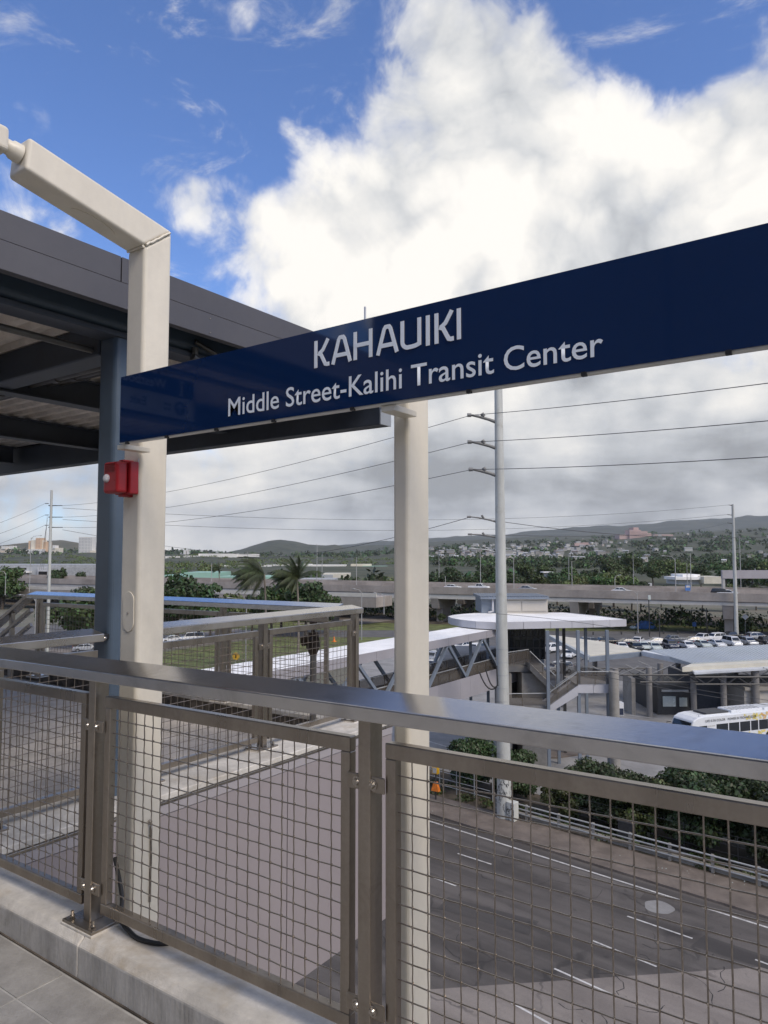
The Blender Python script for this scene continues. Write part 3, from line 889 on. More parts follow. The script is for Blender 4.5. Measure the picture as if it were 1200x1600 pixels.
mat('leaf_near2', (.080, .105, .030), .5, 0, .2, .8, island=.9, transl=.18)
mat('leaf_mid', (0.075, 0.112, 0.034), .55, 0, .2, .8, island=.9, transl=.2)
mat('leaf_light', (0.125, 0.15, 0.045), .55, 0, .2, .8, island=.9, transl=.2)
mat('leaf_palm', (.055, .072, .026), .5, 0, .2, 1, island=.8, transl=.2)
mat('yellow', (.75, .42, .02), .5); mat('orange', (.8, .22, .03), .5); mat('signblue', (.06, .16, .42), .5)
mat('car_white', (.74, .75, .76), .22, 0, .02, 3, coat=.6); mat('car_black', (.012, .013, .016), .2, 0, .02, 3, coat=.6)
mat('car_silver', (.42, .44, .47), .28, .4, .02, 3, coat=.5); mat('car_navy', (.03, .04, .075), .22, .2, .02, 3, coat=.6)
mat('car_grey', (.13, .14, .16), .25, .3, .02, 3, coat=.5); mat('car_red', (.25, .02, .02), .25, 0, .02, 3, coat=.6)
mat('car_pale', (.55, .60, .57), .25, .2, .02, 3, coat=.5)
mat('car_glass', (.015, .02, .026), .06, 0, .02, 3, spec=.7); mat('tyre', (.014, .014, .014), .8); mat('rim', (.35, .36, .37), .35, .7)
mat('lamp_red', (.35, .02, .015), .3); mat('lamp_clear', (.75, .76, .74), .15)


def gpt(x, y, dz_=0.0): return onZ(x, y, GZ + dz_)


def sheet(name, pts, z, matname, kind='structure'):
    m_ = MB(); n = len(pts)
    P = [(p[0], p[1]) for p in pts]
    A = sum(P[i][0] * P[(i + 1) % n][1] - P[(i + 1) % n][0] * P[i][1] for i in range(n))
    if A < 0: P = P[::-1]
    m_.add([(p[0], p[1], z) for p in P], [tuple(range(n))])
    o = m_.build(name, matname)
    o['kind'] = kind
    return o


# the ground reaches the horizon
rad = []
m_ = MB()
for k in range(64):
    a = 2 * math.pi * k / 64
    rad.append((9000 * math.cos(a), 9000 * math.sin(a), GZ))
m_.add(rad, [tuple(range(64))])
struct(m_.build('ground', 'ground'))

# street under the station
e0, e1 = gpt(670, 1283), gpt(1200, 1450)
RD = (e1 - e0); RD[2] = 0; RD /= np.linalg.norm(RD)          # street direction, towards the right
RN = np.array([-RD[1], RD[0], 0])                             # away from the viewer
if RN @ FH < 0: RN = -RN


def S(a, n, dz_=0.0):
    """street coordinates: a along, n away from the edge line, from the far edge line's start"""
    p = e0 + RD * a + RN * n
    return np.array([p[0], p[1], GZ + dz_])


def street_mat(name, base_, dark, crackscale, crackw):
    m_ = bpy.data.materials.new(name); m_.use_nodes = True
    nt = m_.node_tree; nt.nodes.clear(); q = NG(nt)
    pos = q.n('ShaderNodeNewGeometry').outputs['Position']
    al = q.vm('DOT_PRODUCT', pos, tuple(RD)).outputs['Value']; ac = q.vm('DOT_PRODUCT', pos, tuple(RN)).outputs['Value']
    cb = q.n('ShaderNodeCombineXYZ'); q.l(q.m('MULTIPLY', al, .06), cb.inputs[0]); q.l(ac, cb.inputs[1])
    lane = q.noise(cb.outputs[0], .85, 3, .5)                       # tyre-worn bands along the lanes
    blot = q.noise(pos, .22, 7, .65, .4); fine = q.noise(pos, 14, 5, .75); grit = q.noise(pos, 55, 2, .6)
    col_ = q.mix(q.smooth(lane, .35, .65), (*dark, 1), (*base_, 1))
    col_ = q.mix(q.m('MULTIPLY', q.smooth(blot, .45, .75), .65), col_, (*tuple(v * .62 for v in dark), 1))
    oil = q.noise(pos, 1.3, 4, .5, .8)
    col_ = q.mix(q.m('MULTIPLY', q.smooth(oil, .66, .74), .5), col_, (*tuple(v * .45 for v in dark), 1))
    wv_ = q.n('ShaderNodeTexNoise'); q.l(pos, wv_.inputs['Vector']); wv_.inputs['Scale'].default_value = .9; wv_.inputs['Detail'].default_value = 5
    vp = q.vm('ADD', pos, q.vm('MULTIPLY', wv_.outputs['Color'], (1.6, 1.6, 0)).outputs[0]).outputs[0]
    vo_ = q.n('ShaderNodeTexVoronoi', feature='DISTANCE_TO_EDGE'); q.l(vp, vo_.inputs['Vector']); vo_.inputs['Scale'].default_value = crackscale
    gate = q.smooth(q.noise(pos, .16, 3, .5), .52, .60)
    crack = q.m('MULTIPLY', q.smooth(vo_.outputs['Distance'], crackw * .3, crackw, 1.0, 0.0), gate)
    col_ = q.mix(q.m('MULTIPLY', crack, .5), col_, (.02, .019, .019, 1))
    hs = q.n('ShaderNodeHueSaturation'); q.l(col_, hs.inputs['Color']); q.l(q.m('ADD', q.m('MULTIPLY_ADD', q.m('SUBTRACT', fine, .5), .55, 1.0), q.m('MULTIPLY', q.m('SUBTRACT', grit, .5), .5)), hs.inputs['Value'])
    b_ = q.n('ShaderNodeBsdfPrincipled'); q.l(hs.outputs[0], b_.inputs['Base Color']); b_.inputs['Roughness'].default_value = .9
    o_ = q.n('ShaderNodeOutputMaterial'); q.l(b_.outputs[0], o_.inputs[0]); MATS[name] = m_


street_mat('street_asphalt', (.118, .106, .098), (.064, .057, .053), .30, .035)
street_mat('patch_dark', (.072, .066, .062), (.052, .047, .045), .5, .02)
street_mat('patch_pale', (.140, .128, .118), (.100, .090, .084), .4, .02)
street_mat('street_concrete', (.245, .216, .194), (.185, .162, .146), .14, .012)
struct(sheet('street', [S(-170, -22), S(60, -22), S(60, .9), S(-170, .9)], GZ + .012, 'street_asphalt'))
# concrete slab part of the street
c0, c1 = gpt(650, 1548), gpt(1240, 1508)
struct(sheet('concrete_pavement', [c0, c1, S(60, -22), gpt(600, 1760)], GZ + .016, 'street_concrete'))
mk = struct(MB().add([S(-120, -.07, .021), S(60, -.07, .021), S(60, .07, .021), S(-120, .07, .021)], [(0, 1, 2, 3)]).build('edge_line', 'paint_white'))


def dash(x0, y0, x1, y1, wd=.11):
    a, b = gpt(x0, y0), gpt(x1, y1)
    d = b - a; L = np.linalg.norm(d); d /= L; n = np.array([-d[1], d[0], 0]) * wd / 2
    q = [a - n, b - n, b + n, a + n]
    o = MB().add([(p[0], p[1], GZ + .022) for p in q], [(0, 1, 2, 3)]).build('lane_dash', 'paint_white')
    o['kind'] = 'structure'


for d_ in ((715, 1334, 768, 1351), (672, 1370, 713, 1385), (980, 1432, 1082, 1467), (925, 1470, 1026, 1511), (866, 1514, 968, 1560), (795, 1565, 860, 1601), (1180, 1500, 1290, 1540)):
    dash(*d_)
for px_, mt in (([(700, 1402), (842, 1440), (826, 1462), (684, 1420)], 'patch_dark'), ([(905, 1360), (1010, 1392), (1000, 1404), (893, 1371)], 'patch_pale'), ([(1080, 1478), (1215, 1520), (1215, 1500), (1100, 1462)], 'patch_dark')):
    struct(sheet('asphalt_patch', [gpt(x, y) for x, y in px_], GZ + .0185, mt))
# manhole patch
pc = gpt(1030, 1418)
o = MB().add([(pc[0] + .72 * math.cos(t) * (1 + .05 * math.sin(5 * t)), pc[1] + .72 * math.sin(t) * (1 + .05 * math.cos(3 * t)), GZ + .022) for t in np.linspace(0, 2 * math.pi, 48, endpoint=False)], [tuple(range(48))]).build('manhole_patch', 'plaza')
struct(o)
# cracks: thin tar-dark branching lines in the asphalt
m_ = MB()
for k in range(40):
    p = S(random.uniform(-6, 28), random.uniform(-15, -.6)); a = random.uniform(0, 6.28)
    pts = [p]
    for j in range(random.randint(5, 14)):
        a += random.gauss(0, .6); p = p + np.array([math.cos(a), math.sin(a), 0]) * random.uniform(.15, .45); pts.append(p)
    for q0, q1 in zip(pts[:-1], pts[1:]):
        d = q1 - q0; d /= np.linalg.norm(d); n = np.array([-d[1], d[0], 0]) * random.uniform(.008, .022)
        m_.add([(v[0], v[1], GZ + .0195) for v in (q0 - n, q1 - n, q1 + n, q0 + n)], [(0, 1, 2, 3)])
o = m_.build('pavement_cracks', 'crack'); o['kind'] = 'stuff'; o['label'] = 'dark hairline cracks in the street asphalt'; o['category'] = 'cracks'

# kerb, sidewalk, planted strip behind it
kb = MB()
a_ = [S(-170, .9), S(60, .9), S(60, 1.05), S(-170, 1.05)]
kb.prism([(p[0], p[1]) for p in a_], GZ - .1, GZ + .14)
struct(kb.build('street_kerb', 'sidewalk'))
sw = MB(); a_ = [S(-170, 1.05), S(60, 1.05), S(60, 4.1), S(-170, 4.1)]
sw.prism([(p[0], p[1]) for p in a_], GZ - .1, GZ + .135)
struct(sw.build('sidewalk', 'sidewalk'))
dt = MB(); a_ = [S(-60, 4.1), S(60, 4.1), S(60, 9.5), S(-60, 9.5)]
dt.prism([(p[0], p[1]) for p in a_], GZ - .1, GZ + .10)
struct(dt.build('planting_strip', 'dirt'))
m_ = MB()
for k in range(70):
    p = S(random.uniform(-8, 32), random.uniform(1.1, 8)); s_ = random.uniform(.02, .05); a = random.uniform(0, 6.28)
    m_.hexa([p + np.array([s_ * math.cos(a + i * 1.57), s_ * math.sin(a + i * 1.57), .12]) for i in range(4)], [p + np.array([.7 * s_ * math.cos(a + i * 1.57), .7 * s_ * math.sin(a + i * 1.57), .12 + s_]) for i in range(4)])
o = m_.build('litter', 'car_pale'); o['kind'] = 'stuff'; o['label'] = 'small scattered stones and litter along the sidewalk'; o['category'] = 'litter'

# transit centre apron, car park and the at-grade highway
struct(sheet('transit_apron', [W(0, 51, 0), W(75, 46, 0), W(120, 132, 0), W(-6, 132, 0)], GZ + .03, 'plaza'))
struct(sheet('car_park', [W(4, 104, 0), W(125, 104, 0), W(140, 158, 0), W(2, 158, 0)], GZ + .045, 'asphalt_old'))
struct(sheet('frontage_road', [W(-30, 160, 0), W(150, 152, 0), W(170, 168, 0), W(-30, 174, 0)], GZ + .035, 'asphalt_old'))
struct(sheet('verge', [W(-35, 174.2, 0), W(170, 168.2, 0), W(170, 182, 0), W(-35, 190, 0)], GZ + .03, 'grass_green'))


struct(sheet('underpass_shade_sheet', [W(-160, 275, 0), W(150, 116, 0), W(185, 166, 0), W(-140, 335, 0)], GZ + .025, 'dirt'))  # dark soil-coloured sheet laid to deepen the shade under the viaduct
isl = [gpt(x, y)[:2] for x, y in ((806, 1146), (905, 1148), (948, 1163), (925, 1178), (870, 1186), (806, 1184))]
struct(MB().prism([tuple(p) for p in isl], GZ, GZ + .16).build('traffic_island', 'sidewalk'))
for a_, b_ in (((640, 1150), (700, 1168)), ((960, 1150), (1040, 1170)), ((1000, 1135), (1100, 1158)), ((980, 1118), (1060, 1128))):
    p, q = gpt(*a_), gpt(*b_); d = (q - p) / np.linalg.norm(q - p); n = np.array([-d[1], d[0], 0]) * .08
    struct(MB().add([(*(v[:2]), GZ + .052) for v in (p - n, q - n, q + n, p + n)], [(0, 1, 2, 3)]).build('bay_line', 'paint_white'))


def band(name, px, z, matname): struct(sheet(name, [gpt(x, y) for x, y in px], z, matname))


band('verge', [(-60, 1120), (640, 1000), (640, 966), (-60, 1062)], GZ + .02, 'grass_green')
band('highway', [(-60, 1056), (640, 966), (640, 958), (-60, 1022)], GZ + .028, 'road_concrete')
band('verge', [(-60, 1022), (640, 958), (640, 954), (-60, 1008)], GZ + .02, 'grass_green')
band('highway', [(-60, 1008), (640, 954), (640, 944), (-60, 985)], GZ + .028, 'asphalt_old')


# ---------------------------------------------------------------- foliage generators
def leaf_cloud(m_, centres, radii, count, size, rng, droop=.3, flat=1.0):
    """many small folded leaf faces spread through ellipsoidal clumps"""
    c = np.array(centres, float); rr = np.array(radii, float)
    wts = rr[:, 0] * rr[:, 1] * rr[:, 2]; wts = wts ** .75; wts /= wts.sum()
    idx = rng.choice(len(c), count, p=wts)
    u = rng.normal(size=(count, 3)); u /= np.linalg.norm(u, axis=1)[:, None]
    rad_ = rng.uniform(.35, 1.18, count) ** .6
    P = c[idx] + u * rad_[:, None] * rr[idx]
    nrm = u + rng.normal(0, .7, (count, 3)); nrm[:, 2] += .35; nrm /= np.linalg.norm(nrm, axis=1)[:, None]
    t = rng.normal(size=(count, 3)); t -= nrm * (t * nrm).sum(1)[:, None]; t /= np.linalg.norm(t, axis=1)[:, None]
    t[:, 2] -= droop; b = np.cross(nrm, t)
    s_ = size * rng.uniform(.6, 1.35, count)
    L = t * s_[:, None]; Wd = b * (s_ * .36)[:, None]
    base = len(m_.v)
    V = np.empty((count, 4, 3)); V[:, 0] = P - L * .5; V[:, 1] = P + Wd; V[:, 2] = P + L * .5; V[:, 3] = P - Wd
    m_.v.extend(map(tuple, V.reshape(-1, 3).tolist()))
    m_.f.extend([(base + 4 * i, base + 4 * i + 1, base + 4 * i + 2, base + 4 * i + 3) for i in range(count)])
    m_.mi.extend([m_.cur] * count)


def tree_meshes(seed, h, rx, count, leaf, leafmat, trunk_r=.22, crown0=.28, lobes=16, spread=1.0, lr=.85):
    """crown mesh and trunk mesh, local coordinates with the foot at the origin"""
    rng = np.random.default_rng(seed)
    cs, rs = [], []
    cz0 = h * crown0
    for k in range(lobes):
        a = rng.uniform(0, 2 * math.pi); q = rng.uniform(0, 1)
        zc_ = cz0 + (h - cz0) * rng.uniform(.18, .86)
        f = math.sin(math.pi * min(1, max(.12, (zc_ - cz0) / (h - cz0)))) ** .6
        rr = rx * rng.uniform(.24, .48) * lr
        d = rx * f * q ** .5 * .72 * spread
        cs.append((d * math.cos(a), d * math.sin(a), zc_)); rs.append((rr, rr, rr * rng.uniform(.55, .85)))
    cs.append((0, 0, h * .68)); rs.append((rx * .5, rx * .5, h * .2))
    crown = MB(); leaf_cloud(crown, cs, rs, count, leaf, rng)
    trunk = MB()
    top = np.array([rng.uniform(-.2, .2), rng.uniform(-.2, .2), h * .62])
    trunk.tube([(0, 0, -.3), (0, 0, h * .12), top * .5 + (0.08, 0, 0), top], [trunk_r * 1.25, trunk_r, trunk_r * .75, trunk_r * .3], 7)
    for c in cs[:7]:
        s0 = top * rng.uniform(.35, .85); e = np.array(c)
        trunk.tube([s0, (s0 + e) / 2 + (0, 0, .05 * h * rng.uniform(-.3, .6)), e], [trunk_r * .42, trunk_r * .28, trunk_r * .1], 5)
    return crown.mesh('crown', leafmat), trunk.mesh('trunk', 'bark', smooth=50)


KINDS = {}


def tree_kind(key, *a, **k):
    if key not in KINDS: KINDS[key] = tree_meshes(*a, **k)
    return KINDS[key]


def plant_tree(name, key, pos, label, cat='tree', group=None, scale=1.0, rz=None, sz=None):
    cm_, tm_ = KINDS[key]
    e = bpy.data.objects.new(name, None); COL.objects.link(e)
    e.location = tuple(map(float, pos)); e.rotation_euler = (0, 0, random.uniform(0, 6.28) if rz is None else rz)
    e.scale = (scale, scale, (sz or 1) * scale)
    tag(e, label, cat, group)
    mesh_obj('crown', cm_, e); mesh_obj('trunk', tm_, e)
    return e


tree_kind('shrub_a', 11, 4.6, 2.9, 13000, .19, 'leaf_near', trunk_r=.13, crown0=.05, lobes=24, lr=.72)
tree_kind('shrub_b', 12, 4.0, 2.5, 11000, .18, 'leaf_near', trunk_r=.12, crown0=.05, lobes=22, lr=.72)
tree_kind('shrub_c', 13, 3.2, 2.2, 9000, .18, 'leaf_near2', trunk_r=.1, crown0=.03, lobes=20, lr=.72)
tree_kind('broad_a', 21, 10, 5.2, 3600, .62, 'leaf_dark', trunk_r=.28)
tree_kind('broad_b', 22, 9, 4.8, 3400, .60, 'leaf_mid', trunk_r=.26)
tree_kind('broad_c', 23, 8, 5.4, 3400, .62, 'leaf_light', trunk_r=.24)
tree_kind('broad_d', 24, 12, 5.0, 3600, .66, 'leaf_dark', trunk_r=.3, spread=1.15)
tree_kind('ground_cover', 31, 1.1, 1.3, 1500, .20, 'leaf_mid', trunk_r=.03, crown0=.0, lobes=8)

# hedge-like trees behind the sidewalk fence (just beyond the railing's right half)
hedge = [(2.0, 7.6, 'shrub_b', .8), (6.6, 6.6, 'shrub_c', .8), (8.0, 8.0, 'shrub_b', .85), (10.6, 6.9, 'shrub_b', .9), (9.5, 8.6, 'shrub_c', .85), (12.2, 7.2, 'shrub_c', 1.0), (14.2, 9.4, 'shrub_a', .95), (16.0, 7.0, 'shrub_b', 1.05), (18.4, 9.0, 'shrub_a', 1.05),
         (20.2, 6.9, 'shrub_a', 1.0), (22.6, 8.8, 'shrub_b', 1.15), (24.6, 6.8, 'shrub_a', 1.05), (27.2, 8.2, 'shrub_a', 1.15), (29.6, 6.8, 'shrub_b', 1.1), (32.5, 8.2, 'shrub_a', 1.2)]
hl = ['dark leafy tree beside the tall white utility pole', 'small low shrub nearest right of the pole foot, behind the pipe fence', 'dark low shrub behind the small one right of the pole', 'dark shrub between the low shrubs and the bright ones by the fence', 'low pale green shrub in the second line behind the sidewalk fence', 'bright green shrub close behind the sidewalk fence, before the dark trees',
      'dark bushy tree rising behind the bright shrubs by the fence', 'mid green bushy tree close behind the sidewalk fence', 'dark rounded tree at the back of the roadside hedge',
      'dark dense tree hanging close over the sidewalk fence', 'tall mid green tree at the back of the hedge below the bus', 'dark dense tree over the fence below the bus',
      'dark tall tree at the back right of the roadside hedge', 'mid green tree by the fence at the right edge of the picture', 'rightmost dark tree of the roadside hedge']
for (a, n, key, s_), lb in zip(hedge, hl):
    plant_tree('roadside_tree', key, S(a, n, .05), lb, 'tree', 'trees behind the sidewalk fence', s_ * 1.15)
plant_tree('roadside_tree', 'shrub_a', gpt(735, 1235), 'broad dark tree left of the tall white utility pole, above the traffic sign', 'tree', 'trees behind the sidewalk fence', .95)
m_ = MB(); cs, rs = [], []
for k in range(120):
    p = S(random.uniform(-9, 34), random.uniform(4.6, 6.6), .15); q = random.uniform(.25, .55)
    cs.append(p); rs.append((q, q, q * .6))
leaf_cloud(m_, cs, rs, 9000, .17, np.random.default_rng(5))
o = m_.build('weeds', 'leaf_near2'); tag(o, 'low weeds and ground cover along the sidewalk fence', 'weeds', kind='stuff')

# sidewalk guard fence: low concrete posts, three pipe rails
gf = thing('guard_fence', 'low pale pipe rail fence along the far side of the sidewalk', 'fence', S(14, 4.3, .1))
for k, a in enumerate(np.arange(2.6, 40, 2.4)):
    q = S(a, 4.35)
    MB().obar((q[0], q[1], GZ + .05), (q[0], q[1], GZ + 1.10), .15, .15, RN).build('post', 'stair_concrete', gf)
for z in (.42, .74, 1.04):
    MB().tube([S(2.6, 4.30, z), S(40, 4.30, z)], .055, 8).build('rail', 'galv', gf, smooth=60)
MB().hexa([S(2.6, 4.5, 0), S(40, 4.5, 0), S(40, 4.75, 0), S(2.6, 4.75, 0)], [S(2.6, 4.5, .38), S(40, 4.5, .38), S(40, 4.75, .38), S(2.6, 4.75, .38)]).build('low_wall', 'stair_concrete', gf)
cf = thing('chain_fence', 'thin dark wire fence standing in the weeds behind the pipe rail fence', 'fence', S(14, 5.6, .1))
for a in np.arange(6, 40, 3.0):
    MB().tube([S(a, 5.6, 0), S(a, 5.6, 2.0)], .03, 6).build('post', 'dark_metal', cf)
for z in (.9, 1.4, 1.95): MB().tube([S(6, 5.6, z), S(39, 5.6, z)], .014, 5).build('strand', 'dark_metal', cf)
cb_ = thing('utility_cabinet', 'dark grey box cabinet among the weeds behind the pipe rail fence', 'cabinet', S(11.6, 5.3, .1))
q = S(11.6, 5.3)
MB().hexa([S(11.1, 5.1, .1), S(12.1, 5.1, .1), S(12.1, 5.5, .1), S(11.1, 5.5, .1)], [S(11.1, 5.1, 1.35), S(12.1, 5.1, 1.35), S(12.1, 5.5, 1.35), S(11.1, 5.5, 1.35)]).build('body', 'dark_metal', cb_, bevel=.03)
MB().hexa([S(11.05, 5.05, 1.35), S(12.15, 5.05, 1.35), S(12.15, 5.55, 1.35), S(11.05, 5.55, 1.35)], [S(11.05, 5.05, 1.42), S(12.15, 5.05, 1.42), S(12.15, 5.55, 1.42), S(11.05, 5.55, 1.42)]).build('lid', 'asphalt_old', cb_)
# gated pipe fence left of the pole
gt = thing('pipe_gate', 'grey pipe fence panels left of the utility pole beside the weeds', 'fence', S(-3, 5.0, .1))
for a in np.arange(-8, 1.8, 1.6): MB().tube([S(a, 5.4, 0), S(a, 5.4, 2.1)], .04, 6).build('post', 'galv', gt)
for z in (.5, 1.0, 1.5, 2.05): MB().tube([S(-8, 5.4, z), S(1.4, 5.4, z)], .028, 6).build('rail', 'galv', gt)
# pedestrian signal with yellow push-button housing and a person in a yellow vest is too small to tell: signal post with yellow heads
sgp = thing('signal_post', 'short post with yellow signal boxes beside the right beige post', 'signal', gpt(681, 1255))
q = gpt(681, 1252)
MB().tube([q, q + (0, 0, 2.9)], .06, 8).build('post', 'dark_metal', sgp)
MB().hexa(*[[q + (dx * .22, dy * .15, z) for dx, dy in ((-1, -1), (1, -1), (1, 1), (-1, 1))] for z in (2.0, 2.75)]).build('sign_box', 'yellow', sgp)
MB().hexa(*[[q + (dx * .16, -.17 + dy * .012, z) for dx, dy in ((-1, -1), (1, -1), (1, 1), (-1, 1))] for z in (2.06, 2.45)]).build('panel', 'paint_white', sgp)
MB().hexa([q + (dx * .32, dy * .15, .75) for dx, dy in ((-1, -1), (1, -1), (1, 1), (-1, 1))], [q + (dx * .12, dy * .12, 1.4) for dx, dy in ((-1, -1), (1, -1), (1, 1), (-1, 1))]).build('hood', 'orange', sgp)


# ---------------------------------------------------------------- utility poles and lines
def sag(a, b, s_, k=22):
    a = np.array(a, float); b = np.array(b, float)
    return [a + (b - a) * t - np.array([0, 0, s_ * 4 * t * (1 - t)]) for t in np.linspace(0, 1, k)]


GROUPW = 'power lines strung between the utility poles'


def line(a, b, s_, label, r=.022):
    o = MB().tube(sag(a, b, s_), r, 5).build('power_line', 'wire_line', smooth=80)
    return tag(o, label, 'cable', GROUPW)


D0 = 18.0 * FPX / (1279 - 868)
base = gpt(788, 1279); topz = G(776, 560, D0)[2]
up_ = thing('utility_pole', 'tall white tapered utility pole with davit arms, graffiti on its foot', 'pole', base)
top = np.array([base[0] - .10, base[1] - .08, topz])
MB().tube([base - (0, 0, .3), base + (0, 0, 3.3), base + (top - base) * .5, top], [.52, .48, .38, .27], 20).build('shaft', 'pole_paint', up_, smooth=60)
for z in np.linspace(3.5, 11.5, 10):
    c = base + (top - base) * (z / (topz - GZ)); r_ = .48 - .21 * z / (topz - GZ)
    MB().tube([c, c + (0, 0, .05)], r_ + .022, 16).build('band', 'galv', up_, smooth=40)


def pole_at(y): return base + (top - base) * ((G(780, y, D0)[2] - GZ) / (topz - GZ))


mat('davit', (.20, .20, .195), .55, .2, .1, 2)
LEFTD = -RT
arms = []
for ya, yt, L, r_ in ((656, 643, 1.95, .11), (698, 686, 1.95, .11), (742, 730, 1.9, .11), (816, 806, 2.05, .06), (841, 834, 2.0, .06)):
    a = pole_at(ya); t = a + LEFTD * L; t[2] = G(735, yt, D0)[2]
    m_ = MB().tube([a, a + (t - a) * .35 + (0, 0, .06), a + (t - a) * .75 + (0, 0, .05), t], [r_ * 1.2, r_, r_ * .9, r_ * .7], 8)
    m_.tube([t - LEFTD * .9 - (0, 0, .1), t - LEFTD * .75 + (0, 0, .12)], r_ * 1.3, 8)
    m_.tube([t, t + LEFTD * .28], r_ * 1.25, 8)
    m_.build('davit_arm', 'davit', up_, smooth=50); arms.append(t)
a = pole_at(865); t = a + LEFTD * 2.0; t[2] = G(735, 857, D0)[2]
MB().tube([a, a + (t - a) * .5 + (0, 0, .10), t], [.06, .05, .045], 8).build('lamp_arm', 'galv', up_, smooth=60)
MB().ball(t, .28, 10, 6, (1.2, .6, .28)).build('lamp_head', 'pole_paint', up_, smooth=80)
# cables looping off the shaft
for x0, y0, x1, y1 in ((749, 1050, 776, 1073), (759, 1046, 778, 1070), (776, 1040, 778, 1072)):
    a, b = G(x0, y0, D0 - .3), G(x1, y1, D0 - .4)
    MB().tube(sag(a, b, .55 if x0 < 770 else .1, 12), .05, 6).build('drop_cable', 'cable', up_, smooth=80)
# graffiti strokes on the foot
m_ = MB()
for k in range(34):
    z = random.uniform(.9, 3.1); a0 = random.uniform(-2.6, -.7) + YAW; p = []
    for j in range(5):
        a0 += random.gauss(0, .22); z += random.gauss(0, .13); z = min(3.3, max(.6, z))
        r_ = .52 - .012 * z
        p.append((base[0] + r_ * math.cos(a0), base[1] + r_ * math.sin(a0), GZ + z))
    m_.tube(p, .014, 4)
m_.build('graffiti', 'black', up_)
bl = gpt(801, 1284)
bx_ = thing('junction_box', 'white scrawled utility box at the foot of tall white pole', 'box', bl)
MB().hexa(*[[bl + RD * dx * .30 + RN * dy * .3 + (0, 0, z) for dx, dy in ((-1, -1), (1, -1), (1, 1), (-1, 1))] for z in (0, 1.35)]).build('body', 'pole_paint', bx_, bevel=.03)
m_ = MB()
for k in range(26):
    p = []; u_, z = random.uniform(-.25, .25), random.uniform(.15, 1.2)
    for j in range(4):
        u_ = min(.28, max(-.28, u_ + random.gauss(0, .09))); z = min(1.3, max(.08, z + random.gauss(0, .1)))
        p.append(bl + RD * u_ - RN * .305 + (0, 0, z))
    m_.tube(p, .012, 4)
m_.build('graffiti', 'black', bx_)

# far left pole
DL = 117.0
lb_ = G(73, 1040, DL); lb_[2] = GZ
lp = thing('utility_pole', 'slim grey utility pole at far left beyond the far railing', 'pole', lb_)
lt_ = np.array([lb_[0], lb_[1], G(75, 766, DL)[2]])
MB().tube([lb_, lt_], [.30, .19], 12).build('shaft', 'pole_paint', lp, smooth=60)
la_r, la_l = [], []
for y in (790, 808, 824):
    c = G(76, y, DL); t = c + RT * 2.3; MB().tube([c, t], [.09, .06], 6).build('davit_arm', 'dark_metal', lp); la_r.append(t)
    t = c - RT * .6 + (0, 0, .35); MB().tube([c + (0, 0, .35), t], .06, 6).build('insulator', 'dark_metal', lp); la_l.append(t)
for dx in (-12, -9, -6):
    MB().tube([G(74, 800 - dx, DL), G(74 + dx, 890, DL - 2)], .025, 5).build('guy_wire', 'wire_line', lp)
# right pole beside the car park
DR = 158.0
rb = G(1151, 994, DR); rb[2] = GZ
rp = thing('utility_pole', 'tall white utility pole at the far end of the car park', 'pole', rb)
rt_ = np.array([rb[0], rb[1], G(1142, 788, DR)[2]])
MB().tube([rb, rt_], [.46, .26], 14).build('shaft', 'pole_paint', rp, smooth=60)
ra = []
for y, L in ((790, .9), (805, 1.3), (818, 1.3)):
    c = G(1142, y, DR); c[0], c[1] = rb[0], rb[1]; t = c - RT * L + (0, 0, .15); MB().tube([c, t], [.1, .07], 6).build('davit_arm', 'dark_metal', rp); ra.append(t)
names = ['upper', 'middle', 'lower']
for k in range(3):
    t = arms[k]
    far = G(1260, (591, 652, 710)[k], 30)
    line(t, far, .12, f'{names[k]} of three thick power lines running right from the near pole')
    line(t, la_r[k], 1.2, f'{names[k]} of three power lines running left from the near pole')
    line(la_l[k], G(-60, (837, 853, 868)[k], 100), .3, f'{names[k]} of three lines leaving the far left pole leftwards')
line(arms[3], G(1290, 832, 60), .9, 'thin line sagging right from the upper thin arm of the near pole')
line(arms[4], ra[2], 1.1, 'thin line sagging right from the lower thin arm of the near pole')
for k in range(3):
    c = la_r[k] - (0, 0, .4)
    line(c, ra[min(k, 1)] if k < 2 else G(640, 865, 190), 2.6, f'{names[k]} of the long distant lines sagging between far left pole and right pole', .03)
line(arms[3], G(380, 872, 90), .8, 'thin line sagging left from the upper thin arm of the near pole')
line(G(776, 959, D0 - .4), G(960, 981, 56), -.1, 'thin service wire slanting across the white pavilion roof', .016)
line(G(960, 1052, 55), G(1230, 1098, 50), .15, 'upper thin wire slanting down in front of the bus', .018)
line(G(900, 1048, 55), G(1230, 1106, 50), .15, 'lower thin wire slanting down in front of the bus', .018)

# ================================================================== FOOTBRIDGE
ZR = EYE - 6.2
XB = onZ(671, 1003, ZR)[0]; XF = onZ(671, 987, ZR)[0]
YE = onX(828, 1037, XB)[1]; YR = onZ(776, 984, ZR)[1] + 1.5
ZG1 = onX(776, 1045, XB)[2]; ZG0 = onX(776, 1075, XB)[2]
YS = 13.0
fb = thing('footbridge', 'covered footbridge with white roof and diagonal trusses leading to the round pavilion', 'bridge', (XB, YS, GZ))
n_ = int((YR - YS) / 3.0); yy = np.linspace(YS, YR, n_ + 1)
for a, b in zip(yy[:-1], yy[1:]):
    MB().box(XF, XB - .02, a + .012, b - .012, ZR - .16, ZR).build('roof_panel', 'roof_white', fb)
    MB().box(XB - .015, XB + .03, a + .012, b - .012, ZR - .56, ZR + .03).build('fascia_panel', 'clad', fb)
n_ = int((YE - YS) / 1.6); yy = np.linspace(YS, YE, n_ + 1)
for a, b in zip(yy[:-1], yy[1:]):
    MB().box(XB - .04, XB, a + .006, b - .006, ZG0, ZG1).build('girder_panel', 'clad', fb)
